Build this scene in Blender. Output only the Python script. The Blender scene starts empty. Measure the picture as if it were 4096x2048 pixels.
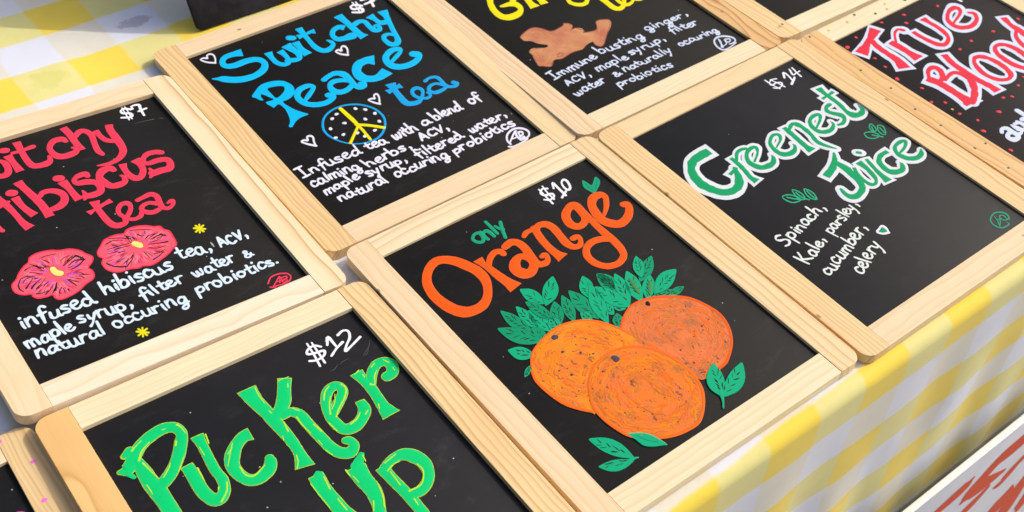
import bpy, bmesh, math, random
from mathutils import Vector, Matrix, noise
from mathutils.geometry import tessellate_polygon
random.seed(7)
scene = bpy.context.scene
COL = scene.collection
U = 0.2            # one unit (the width of a board's black panel) in metres
CAM_R = [[0.995993, -0.089434, 0.0], [0.062468, 0.695676, -0.715635], [0.064002, 0.712767, 0.698475]]
CAM_H = 3.13496
LENS = 42.1887
INH = 1.27727   # height of a board's black panel, its width being 1 unit
RAIL = 0.10732

# ------------------------------------------------------------------ camera
cd = bpy.data.cameras.new('camera')
cam = bpy.data.objects.new('camera', cd)
COL.objects.link(cam)
m = Matrix(CAM_R).to_4x4()
m.translation = Vector((0, 0, CAM_H * U))
cam.matrix_world = m
cd.lens = LENS
cd.sensor_width = 36
cd.clip_start = 0.02
cd.clip_end = 200
cd.dof.use_dof = True
cd.dof.focus_distance = 0.86
cd.dof.aperture_fstop = 13
scene.camera = cam
# ------------------------------------------------------------------ sky, sun, exposure
SUN_AZ, SUN_EL = math.radians(29), math.radians(38)
world = bpy.data.worlds.new('World')
scene.world = world
world.use_nodes = True
wn = world.node_tree
sky = wn.nodes.new('ShaderNodeTexSky')
sky.sky_type = 'NISHITA'
sky.sun_disc = False
sky.sun_elevation = SUN_EL
sky.sun_rotation = math.pi / 2 - SUN_AZ
sky.air_density = .8
sky.dust_density = 6.0
sky.ozone_density = .6
bg = wn.nodes['Background']
wn.links.new(sky.outputs[0], bg.inputs[0])
bg.inputs[1].default_value = 0.15
sl = bpy.data.lights.new('sun', 'SUN')
sl.energy = 2.0
sl.angle = math.radians(0.8)
sl.color = (1.0, 0.955, 0.88)
sun = bpy.data.objects.new('sun', sl)
COL.objects.link(sun)
sd = Vector((math.cos(SUN_AZ) * math.cos(SUN_EL), math.sin(SUN_AZ) * math.cos(SUN_EL), math.sin(SUN_EL)))
sun.rotation_euler = sd.to_track_quat('Z', 'Y').to_euler()
vs = scene.view_settings
vs.view_transform = 'Standard'
vs.look = 'None'
vs.exposure = 0.08
vs.gamma = 1.0

# ------------------------------------------------------------------ helpers
def lin(c):
    return tuple((v / 255 / 12.92) if v / 255 <= 0.04045 else ((v / 255 + 0.055) / 1.055) ** 2.4 for v in c)

class NT:
    """small wrapper that builds node materials"""
    def __init__(s, name):
        s.m = bpy.data.materials.new(name)
        s.m.use_nodes = True
        s.t = s.m.node_tree
        s.b = s.t.nodes['Principled BSDF']
    def n(s, t, **k):
        o = s.t.nodes.new('ShaderNode' + t)
        for a, v in k.items():
            setattr(o, a, v)
        return o
    def put(s, sock, v):
        if hasattr(v, 'node'):
            s.t.links.new(v, sock)
        else:
            sock.default_value = v
    def math(s, op, a, b=0.0, c=None):
        o = s.n('Math', operation=op)
        s.put(o.inputs[0], a)
        s.put(o.inputs[1], b)
        if c is not None:
            s.put(o.inputs[2], c)
        return o.outputs[0]
    def noise(s, vec, scale, detail=3, rough=.55):
        o = s.n('TexNoise')
        s.put(o.inputs['Vector'], vec)
        o.inputs['Scale'].default_value = scale
        o.inputs['Detail'].default_value = detail
        o.inputs['Roughness'].default_value = rough
        return o.outputs[0]
    def ramp(s, fac, stops):
        o = s.n('ValToRGB')
        s.put(o.inputs[0], fac)
        e = o.color_ramp.elements
        while len(e) < len(stops):
            e.new(0.5)
        for q, (p, c) in zip(e, stops):
            q.position = p
            q.color = (c, c, c, 1) if isinstance(c, (int, float)) else (*c, 1)
        return o.outputs[0]
    def mix(s, fac, a, b, blend='MIX'):
        o = s.n('Mix', data_type='RGBA', blend_type=blend)
        s.put(o.inputs[0], fac)
        s.put(o.inputs[6], a if hasattr(a, 'node') else (*a, 1))
        s.put(o.inputs[7], b if hasattr(b, 'node') else (*b, 1))
        return o.outputs[2]
    def coords(s, which='Object'):
        return s.n('TexCoord').outputs[which]
    def mapping(s, vec, scale=(1, 1, 1), loc=(0, 0, 0)):
        o = s.n('Mapping')
        s.put(o.inputs[0], vec)
        o.inputs['Location'].default_value = loc
        o.inputs['Scale'].default_value = scale
        return o.outputs[0]
    def bump(s, h, strength=.3, dist=.0005):
        o = s.n('Bump')
        s.put(o.inputs['Height'], h)
        o.inputs['Strength'].default_value = strength
        o.inputs['Distance'].default_value = dist
        s.t.links.new(o.outputs[0], s.b.inputs['Normal'])
    def done(s, col, rough=.5, spec=.5):
        s.put(s.b.inputs['Base Color'], col if hasattr(col, 'node') else (*col, 1))
        s.put(s.b.inputs['Roughness'], rough)
        s.b.inputs['Specular IOR Level'].default_value = spec
        return s.m

def wood_mat(axis, light, dark, freq, seed, warp=.012, contrast=.6, centre=None):
    """pine: growth rings round an axis beside the stick, cut by its faces, so lines run along it and arcs show on its ends"""
    rnd = random.Random(seed)
    k = NT('pine')
    co = k.coords()
    sep = k.n('SeparateXYZ')
    k.put(sep.inputs[0], co)
    x, y, z = sep.outputs
    if axis == 'x':
        x, y = y, x
    x = k.math('MULTIPLY', x, 1 / U)
    y = k.math('MULTIPLY', y, 1 / U)
    z = k.math('MULTIPLY', z, 1 / U)
    comb = k.n('CombineXYZ')
    k.put(comb.inputs[0], k.math('MULTIPLY', x, 2.5))
    k.put(comb.inputs[1], k.math('MULTIPLY', y, 1.3))
    k.put(comb.inputs[2], k.math('ADD', k.math('MULTIPLY', z, 2.5), seed * 3.7))
    w1 = k.math('SUBTRACT', k.noise(comb.outputs[0], 1.6, 2, .5), .5)
    cx, cz = centre or (rnd.choice((-1, 1)) * rnd.uniform(.1, .5), rnd.uniform(-.35, -.12))
    dx = k.math('ADD', k.math('SUBTRACT', x, cx), k.math('MULTIPLY', w1, warp * 10))
    dz = k.math('SUBTRACT', z, cz)
    r = k.math('SQRT', k.math('ADD', k.math('MULTIPLY', dx, dx), k.math('MULTIPLY', dz, dz)))
    comb2 = k.n('CombineXYZ')
    k.put(comb2.inputs[0], k.math('MULTIPLY', r, freq * .45))
    k.put(comb2.inputs[1], seed * 1.3)
    w2 = k.math('SUBTRACT', k.noise(comb2.outputs[0], 1.0, 1, .5), .5)
    ph = k.math('FRACT', k.math('ADD', k.math('MULTIPLY', r, freq), k.math('MULTIPLY', w2, 2.6)))
    ring = k.ramp(ph, [(0, .05), (.45, .12), (.78, .5), (.9, 1), (.97, .25), (1, .05)])
    fib = k.n('CombineXYZ')
    k.put(fib.inputs[0], k.math('MULTIPLY', x, 260))
    k.put(fib.inputs[1], k.math('MULTIPLY', y, 5))
    k.put(fib.inputs[2], k.math('MULTIPLY', z, 120))
    fibre = k.noise(fib.outputs[0], 1.0, 3, .6)
    blot = k.noise(comb.outputs[0], 3.0, 2, .5)
    vary = k.noise(comb2.outputs[0], .6, 1, .5)
    fac = k.math('MULTIPLY', ring, k.math('MULTIPLY', k.math('ADD', vary, .15), contrast * 1.5))
    c = k.mix(fac, lin(light), lin(dark))
    c = k.mix(k.math('MULTIPLY', k.math('SUBTRACT', blot, .42), .9), c, lin(tuple(.55 * a + .45 * b for a, b in zip(light, dark))))
    c = k.mix(k.math('MULTIPLY', k.ramp(fibre, [(.35, 0), (.7, 1)]), .22), c, lin(tuple(.8 * v for v in light)))
    kv = k.n('TexVoronoi')
    kc = k.n('CombineXYZ')
    k.put(kc.inputs[0], k.math('MULTIPLY', x, 13))
    k.put(kc.inputs[1], k.math('ADD', k.math('MULTIPLY', y, 7), seed))
    k.put(kc.inputs[2], z)
    k.put(kv.inputs['Vector'], kc.outputs[0])
    kv.inputs['Scale'].default_value = 1
    ks = k.n('SeparateColor')
    k.put(ks.inputs[0], kv.outputs['Color'])
    pin = k.math('MULTIPLY', k.ramp(kv.outputs['Distance'], [(.05, 1), (.1, 0)]), k.math('LESS_THAN', ks.outputs[0], .12))
    c = k.mix(k.math('MULTIPLY', pin, .7), c, lin((120, 84, 44)))
    k.bump(k.math('ADD', k.math('MULTIPLY', ring, .4), fibre), .25, .00012)
    return k.done(c, .52, .35)

def paint_mat(name, rgb, rough=.42, vary=.12):
    k = NT(name)
    co = k.coords()
    n1 = k.noise(co, 260, 3, .6)
    n2 = k.noise(co, 30, 2, .5)
    b = lin(rgb)
    uv = k.coords('UV')
    sv = k.n('SeparateXYZ')
    k.put(sv.inputs[0], uv)
    st = k.n('CombineXYZ')
    k.put(st.inputs[0], k.math('MULTIPLY', sv.outputs[0], 14))
    k.put(st.inputs[1], k.math('MULTIPLY', sv.outputs[1], 3.2))
    streak = k.noise(st.outputs[0], 1.0, 3, .65)
    c = k.mix(k.math('MULTIPLY', k.ramp(streak, [(.42, 0), (.7, 1)]), vary * 2.6), b, tuple(min(1, v * 1.0 + .02) * .82 for v in b))
    edge = k.math('POWER', k.math('ABSOLUTE', sv.outputs[1]), 5.0)
    pale = tuple(v * .8 + .06 for v in b)
    c = k.mix(k.math('MULTIPLY', edge, vary * 3.0), c, pale)
    c = k.mix(k.math('MULTIPLY', k.ramp(n1, [(.4, 0), (.75, 1)]), vary), c, tuple(v * .72 for v in b))
    c = k.mix(k.math('MULTIPLY', k.ramp(n2, [(.4, 0), (.7, 1)]), vary * 1.2), c, tuple(v * .8 for v in b))
    k.bump(n1, .35, .00012)
    return k.done(c, rough + .06, .12)

PAL = dict(rose=(238, 88, 108), rose2=(244, 116, 134), coral=(238, 58, 86), red2=(232, 50, 78), purple=(196, 84, 190), lemon=(244, 226, 120), lemon2=(222, 214, 20),
           white=(236, 240, 248), white2=(226, 226, 240), bluewhite=(206, 224, 242), bluewhite2=(208, 218, 240), offwhite=(220, 228, 224), greywhite=(218, 224, 228),
           sky=(0, 186, 242), sky2=(16, 162, 226), yellow=(244, 226, 4), dark=(26, 26, 26), slate=(70, 70, 78),
           green=(16, 158, 118), greendark=(8, 110, 82), greenlite=(110, 200, 150), teal=(0, 172, 122), olive=(70, 140, 80),
           orange=(240, 92, 14), orange2=(238, 108, 20), rust=(190, 104, 36), kelly=(0, 158, 98), mint=(40, 170, 126), mint2=(40, 150, 118),
           emerald=(0, 202, 112), lime=(186, 204, 30), lime2=(176, 226, 60), red=(226, 44, 66), coral2=(222, 64, 72), gingerdark=(160, 92, 74), gold=(214, 160, 84),
           scuff=(90, 90, 90), amber=(240, 134, 6), tan=(208, 118, 44), salmon=(232, 116, 62), umber=(166, 98, 46), teal2=(0, 150, 104), forest=(20, 84, 50), paleyellow=(236, 206, 100), pink=(244, 120, 208), magenta=(214, 60, 180), vermil=(220, 92, 64))
PM = {}
def pmat(c):
    if c not in PM:
        if c.startswith('orange') and c[-1] in 'LRF':
            base, spot, spot2 = {'L': ((240, 136, 0), (206, 118, 30), (238, 112, 10)), 'R': ((214, 110, 42), (160, 98, 60), (230, 118, 56)), 'F': ((232, 116, 6), (170, 104, 34), (236, 112, 40))}[c[-1]]
            k = NT('mottled_orange_paint')
            co = k.coords()
            st = k.mapping(co, (1, .45, 1))
            v = k.mix(k.ramp(k.noise(co, 34, 5, .75), [(.46, 0), (.58, 1)]), lin(base), lin(spot2))
            v = k.mix(k.math('MULTIPLY', k.ramp(k.noise(co, 48, 6, .8), [(.5, 0), (.6, 1)]), .85 if c[-1] != 'L' else .45), v, lin(spot))
            v = k.mix(k.ramp(k.noise(st, 200, 3, .7), [(.6, 0), (.68, .85)]), v, lin((96, 62, 34)))
            k.bump(k.noise(st, 240, 3, .7), .6, .0002)
            PM[c] = k.done(v, .5, .35)
        elif c == 'ginger':
            k = NT('ginger_paint')
            co = k.coords()
            v = k.mix(k.ramp(k.noise(co, 30, 4, .6), [(.35, 0), (.65, 1)]), lin((184, 106, 76)), lin((208, 150, 96)))
            v = k.mix(k.ramp(k.noise(co, 120, 3, .7), [(.6, 0), (.75, .6)]), v, lin((214, 160, 140)))
            k.bump(k.noise(co, 150, 3, .7), .5, .0002)
            PM[c] = k.done(v, .48, .35)
        elif c == 'sticker':
            k = NT('clear_black_film')
            PM[c] = k.done((.008, .0075, .007), .5, .25)
        else:
            PM[c] = paint_mat(c + '_paint', PAL[c], .5, .05 if 'white' in c else .16)
    return PM[c]

def add_obj(name, me, parent=None, mats=(), label=None, cat=None, kind=None, group=None):
    for q in mats:
        me.materials.append(q)
    o = bpy.data.objects.new(name, me)
    COL.objects.link(o)
    if parent is not None:
        o.parent = parent
    if label: o['label'] = label
    if cat: o['category'] = cat
    if kind: o['kind'] = kind
    if group: o['group'] = group
    return o

def mesh_of(name, verts, faces, mi=None, smooth=True):
    me = bpy.data.meshes.new(name)
    me.from_pydata([tuple(c * U for c in v) for v in verts], [], faces)
    if mi:
        me.polygons.foreach_set('material_index', mi)
    if smooth:
        me.polygons.foreach_set('use_smooth', [True] * len(me.polygons))
    me.update()
    return me

# ------------------------------------------------------------------ paint: strokes are raised ribbons of dried paint lying on the panel
def catmull(P, closed, n=5):
    out = []
    N = len(P)
    if N < 3 and not closed:
        if N == 2:
            return [[a + (b - a) * t / 3 for a, b in zip(P[0], P[1])] for t in range(4)]
        return P
    segs = N if closed else N - 1
    for i in range(segs):
        p1, p2 = P[i % N], P[(i + 1) % N]
        p0 = P[i - 1] if (closed or i > 0) else [2 * a - b for a, b in zip(p1, p2)]
        p3 = P[(i + 2) % N] if (closed or i + 2 < N) else [2 * b - a for a, b in zip(p1, p2)]
        for k in range(n):
            t = k / n
            out.append([.5 * (2 * b + (c - a) * t + (2 * a - 5 * b + 4 * c - d) * t * t + (3 * b - a - 3 * c + d) * t ** 3) for a, b, c, d in zip(p0, p1, p2, p3)])
    if not closed:
        out.append(list(P[-1]))
    return out

class Paint:
    def __init__(s, z):
        s.v, s.f, s.mi, s.cols, s.z, s.k = [], [], [], [], z, 0
        s.uv = {}
    def col(s, c):
        if c not in s.cols:
            s.cols.append(c)
        return s.cols.index(c)
    def zl(s, layer):
        s.k += 1
        return s.z + .0004 + layer * .0004 + (s.k % 17) * .000012
    def stroke(s, col, P, closed=False, layer=1, b0=False, b1=False, n=5):
        if len(P) == 1:
            return s.disc(col, P[0][0], P[0][1], P[0][2] / 2, layer)
        Q = catmull([list(p) for p in P], closed, n)
        Q = [q for i, q in enumerate(Q) if i == 0 or math.hypot(q[0] - Q[i - 1][0], q[1] - Q[i - 1][1]) > 1e-5]
        N = len(Q)
        T = []
        for i in range(N):
            a, b = (Q[i - 1], Q[(i + 1) % N]) if closed else (Q[max(i - 1, 0)], Q[min(i + 1, N - 1)])
            tx, ty = b[0] - a[0], b[1] - a[1]
            l = math.hypot(tx, ty) or 1
            T.append((tx / l, ty / l))
        rows = [(q[0], q[1], max(q[2], .0006) / 2, t) for q, t in zip(Q, T)]
        if not closed:
            def cap(r, sg):
                x, y, w, t = r
                return [(x + sg * t[0] * w * math.sin(a), y + sg * t[1] * w * math.sin(a), w * math.cos(a), t) for a in (.5, .95, 1.3, 1.5)]
            if not b0:
                rows = cap(rows[0], -1)[::-1] + rows
            if not b1:
                rows = rows + cap(rows[-1], 1)
        z = s.zl(layer)
        hh = .0007
        base = len(s.v)
        m_ = s.col(col)
        run = random.random() * 9
        for i, (x, y, w, t) in enumerate(rows):
            if i:
                run += math.hypot(x - rows[i - 1][0], y - rows[i - 1][1])
            for q in range(5):
                s.uv[len(s.v) + q] = (run, (-1, -.6, 0, .6, 1)[q])
            nx, ny = -t[1], t[0]
            wob = 1 + .05 * noise.noise(Vector((x * 70, y * 70, s.k)))
            w *= wob
            hz = hh * min(1, w / .008) * (1 + .4 * noise.noise(Vector((x * 40, y * 40, s.k + 9))))
            s.v += [(x + nx * w, y + ny * w, z), (x + nx * w * .6, y + ny * w * .6, z + hz * .8), (x, y, z + hz), (x - nx * w * .6, y - ny * w * .6, z + hz * .8), (x - nx * w, y - ny * w, z)]
        R = len(rows)
        for i in range(R if closed else R - 1):
            a, b = base + 5 * i, base + 5 * ((i + 1) % R)
            for j in range(4):
                s.f.append((a + j + 1, b + j + 1, b + j, a + j))
                s.mi.append(m_)
    def disc(s, col, x, y, r, layer=1):
        z = s.zl(layer)
        b = len(s.v)
        m_ = s.col(col)
        n = 12
        ph = random.random() * 6
        s.v.append((x, y, z + .0009))
        for rr, zz in ((.65, .0007), (1, 0)):
            for i in range(n):
                a = 2 * math.pi * i / n
                q = r * rr * (1 + .14 * math.sin(2 * a + ph) + .06 * math.sin(3 * a + 2 * ph))
                s.v.append((x + q * math.cos(a), y + q * math.sin(a), z + zz))
        for i in range(n):
            j = (i + 1) % n
            s.f.append((b, b + 1 + i, b + 1 + j))
            s.f.append((b + 1 + i, b + 1 + n + i, b + 1 + n + j, b + 1 + j))
            s.mi += [m_, m_]
    def poly(s, col, loops, layer=1, smooth=True):
        z = s.zl(layer) + (.0003 if layer else -.0002)
        L = []
        for lp in loops:
            P = [(lp[i] * 1e-4, lp[i + 1] * 1e-4, 0) for i in range(0, len(lp), 2)]
            if smooth:
                P = [tuple(q) for q in catmull([list(p) for p in P], True, 3)]
            L.append([Vector((p[0], p[1], 0)) for p in P])
        tr = tessellate_polygon(L)
        flat = [p for lp in L for p in lp]
        b = len(s.v)
        s.v += [(p.x, p.y, z) for p in flat]
        m_ = s.col(col)
        for a, c, e in tr:
            p, q, r = flat[a], flat[c], flat[e]
            if (q - p).cross(r - p).z < 0:
                a, c = c, a
            s.f.append((b + a, b + c, b + e))
            s.mi.append(m_)
        # rim of the paint film, down to the panel
        o = 0
        for lp in L:
            k = len(lp)
            bb = len(s.v)
            s.v += [(p.x, p.y, z) for p in lp] + [(p.x, p.y, s.z - .0002) for p in lp]
            for i in range(k):
                j = (i + 1) % k
                s.f.append((bb + i, bb + j, bb + k + j, bb + k + i))
                s.mi.append(m_)
            o += k
    def text(s, col, txt, x0, y0, x1, y1, xh, pen, layer=1):
        adv = sum(FONT[c][0] for c in txt) if txt else 1
        dx, dy = x1 - x0, y1 - y0
        L = math.hypot(dx, dy)
        ux, uy = dx / L, dy / L
        sx = L * .945 / (adv - .15)
        cx = 0
        rnd = random.Random(txt + str(x0))
        for c in txt:
            a, st = FONT[c]
            jy, js, jr = rnd.uniform(-.13, .13), rnd.uniform(.88, 1.14), rnd.uniform(-.12, .1)
            for q in st:
                P = []
                for i, (gx, gy) in enumerate(q):
                    lx = (cx + gx + jr * gy) * sx
                    ly = (gy * js + jy) * xh * .93
                    w = .74 * pen * (1.0 + .2 * math.sin(i * 1.7 + len(P)) + rnd.uniform(-.12, .12))
                    P.append((x0 + ux * lx - uy * ly, y0 + uy * lx + ux * ly, w))
                s.stroke(col, P, False, layer, n=4)
            cx += a
    def build(s, name, parent, label):
        me = mesh_of(name, s.v, s.f, s.mi)
        ul = me.uv_layers.new(name='pen')
        for lp in me.loops:
            vi = lp.vertex_index
            ul.data[lp.index].uv = s.uv.get(vi, (s.v[vi][0], s.v[vi][1] * 3 % 1.2 - .6))
        return add_obj(name, me, parent, [pmat(c) for c in s.cols], label)

# single-stroke handwriting: advance, strokes in units of the x-height
FONT = {
 'a': (.92, [[(.62, .86), (.36, .98), (.1, .62), (.14, .14), (.42, .04), (.66, .5), (.68, .9)], [(.68, .8), (.7, .25), (.9, .05)]]),
 'b': (.9, [[(.1, 1.85), (.1, .9), (.12, .05)], [(.12, .6), (.4, .95), (.7, .7), (.66, .2), (.35, .0), (.12, .12)]]),
 'c': (.78, [[(.62, .82), (.36, .98), (.1, .6), (.16, .12), (.42, .0), (.68, .2)]]),
 'd': (.98, [[(.62, .8), (.36, .95), (.08, .6), (.12, .12), (.4, .02), (.66, .4)], [(.7, 1.85), (.7, .9), (.74, .2), (.9, .04)]]),
 'e': (.84, [[(.12, .48), (.4, .55), (.64, .72), (.5, .98), (.2, .88), (.1, .45), (.24, .06), (.5, .02), (.76, .25)]]),
 'f': (.72, [[(.72, 1.6), (.52, 1.85), (.3, 1.6), (.3, .8), (.3, -.35)], [(.05, .85), (.35, .88), (.65, .95)]]),
 'g': (.92, [[(.62, .84), (.36, .98), (.1, .64), (.16, .2), (.42, .12), (.66, .5), (.68, .9)], [(.68, .8), (.7, .0), (.6, -.62), (.3, -.7), (.15, -.45), (.45, -.2), (.85, .05)]]),
 'h': (.9, [[(.1, 1.85), (.1, .9), (.1, .02)], [(.1, .55), (.36, .95), (.62, .8), (.66, .3), (.76, .02)]]),
 'i': (.42, [[(.18, .92), (.18, .4), (.24, .02)], [(.17, 1.42), (.19, 1.46)]]),
 'k': (.85, [[(.1, 1.85), (.1, .9), (.1, .02)], [(.62, .95), (.14, .45), (.7, .02)]]),
 'l': (.42, [[(.16, 1.85), (.16, .9), (.22, .04)]]),
 'm': (1.25, [[(.1, .95), (.1, .5), (.1, .02)], [(.1, .6), (.3, .95), (.5, .85), (.54, .04)], [(.54, .6), (.76, .95), (.98, .82), (1.04, .02)]]),
 'n': (.9, [[(.1, .95), (.1, .5), (.1, .02)], [(.1, .6), (.36, .97), (.6, .85), (.66, .3), (.72, .02)]]),
 'o': (.86, [[(.4, .98), (.14, .78), (.1, .3), (.34, .02), (.64, .2), (.68, .7), (.4, .98)]]),
 'p': (.92, [[(.12, .95), (.12, .2), (.14, -.72)], [(.12, .7), (.4, .98), (.7, .78), (.68, .3), (.4, .1), (.14, .25)]]),
 'r': (.72, [[(.12, .95), (.12, .5), (.12, .02)], [(.12, .55), (.34, .92), (.62, .88)]]),
 's': (.74, [[(.6, .88), (.34, .98), (.12, .76), (.34, .54), (.6, .34), (.46, .04), (.1, .08)]]),
 't': (.72, [[(.3, 1.45), (.3, .7), (.36, .12), (.64, .1)], [(.02, .92), (.34, .94), (.64, 1.0)]]),
 'u': (.9, [[(.1, .95), (.12, .25), (.36, .02), (.62, .25), (.66, .95)], [(.66, .5), (.7, .15), (.86, .04)]]),
 'v': (.8, [[(.08, .95), (.34, .05), (.64, .98)]]),
 'w': (1.15, [[(.08, .95), (.2, .1), (.42, .1), (.52, .8)], [(.52, .6), (.64, .08), (.88, .2), (.96, .98)]]),
 'y': (.88, [[(.08, .95), (.2, .35), (.46, .3)], [(.68, .98), (.5, .3), (.34, -.3), (.1, -.72)]]),
 'I': (.95, [[(.05, 1.75), (.4, 1.78), (.78, 1.82)], [(.42, 1.75), (.42, .9), (.42, .05)], [(.05, .02), (.42, .04), (.8, .08)]]),
 'A': (1.15, [[(.5, 1.5), (.3, .8), (.08, 0)], [(.5, 1.5), (.72, .8), (.95, .02)], [(.22, .5), (.5, .52), (.82, .55)]]),
 'C': (1.05, [[(.86, 1.3), (.5, 1.5), (.14, 1.1), (.12, .4), (.46, .0), (.9, .2)]]),
 'V': (1.05, [[(.08, 1.5), (.28, .8), (.46, .05)], [(.46, .05), (.7, .8), (.92, 1.55)]]),
 'K': (1.2, [[(.12, 1.75), (.12, .9), (.12, .0)], [(.8, 1.65), (.5, 1.15), (.16, .75)], [(.3, .85), (.6, .4), (1.0, .0)]]),
 'S': (1.05, [[(.82, 1.5), (.5, 1.72), (.16, 1.45), (.3, 1.05), (.7, .75), (.8, .3), (.46, 0), (.08, .12)]]),
 '&': (1.0, [[(.85, .1), (.4, .7), (.25, 1.05), (.45, 1.2), (.6, 1.0), (.3, .6), (.1, .3), (.3, .02), (.6, .15), (.8, .6)]]),
 ',': (.62, [[(.3, .3), (.36, .12), (.26, -.25)]]),
 '.': (.4, [[(.16, .06), (.18, .08)]]),
}
BOARDS = {
 'A': ([-1.52691, 3.20324, 0.00978], [[0.754408, -0.654621, 0.048373], [0.654098, 0.755885, 0.028155], [-0.054996, 0.0104, 0.998432]], 0.02),
 'B': ([-0.70899, 4.14434, -0.01906], [[0.750317, -0.661078, -0.000285], [0.660852, 0.750072, -0.025818], [0.017281, 0.019183, 0.999667]], 0.016),
 'C': ([0.22129, 4.93714, 0.0026], [[0.752159, -0.658702, -0.01923], [0.658558, 0.752401, -0.013946], [0.023655, -0.002174, 0.999718]], 0.013),
 'D': ([0.31635, 3.01664, -0.00987], [[0.748472, -0.663121, -0.007759], [0.662941, 0.748471, -0.01731], [0.017286, 0.007812, 0.99982]], 0.012),
 'E': ([1.25355, 3.82761, 0.01272], [[0.745565, -0.666381, -0.00835], [0.666041, 0.745497, -0.024958], [0.022856, 0.013046, 0.999654]], 0.01),
 'F': ([-0.51252, 2.09053, 0.00383], [[0.758087, -0.651979, 0.015105], [0.651397, 0.758119, 0.030624], [-0.031418, -0.013377, 0.999417]], 0.018),
 'G': ([1.14899, 5.77416, 0.02008], [[0.748223, -0.663448, 0.000272], [0.663446, 0.748219, -0.002882], [0.001708, 0.002337, 0.999996]], 0.011),
 'H': ([2.20675, 4.67439, 0.02499], [[0.7396, -0.673046, 0.00069], [0.673017, 0.739558, -0.01005], [0.006253, 0.007897, 0.999949]], 0.01),
 'I': ([-1.47162, 1.3161, -0.02109], [[0.761655, -0.647983, -0.000657], [0.647983, 0.761654, 0.000736], [2.3e-05, -0.000986, 1.0]], 0.014),
}
SIGN = ([1.84202, 3.09956, -1.23699], [[0.748189, -0.029909, 0.662811], [0.662282, -0.026475, -0.748787], [0.039943, 0.999202, 0.0]])

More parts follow.
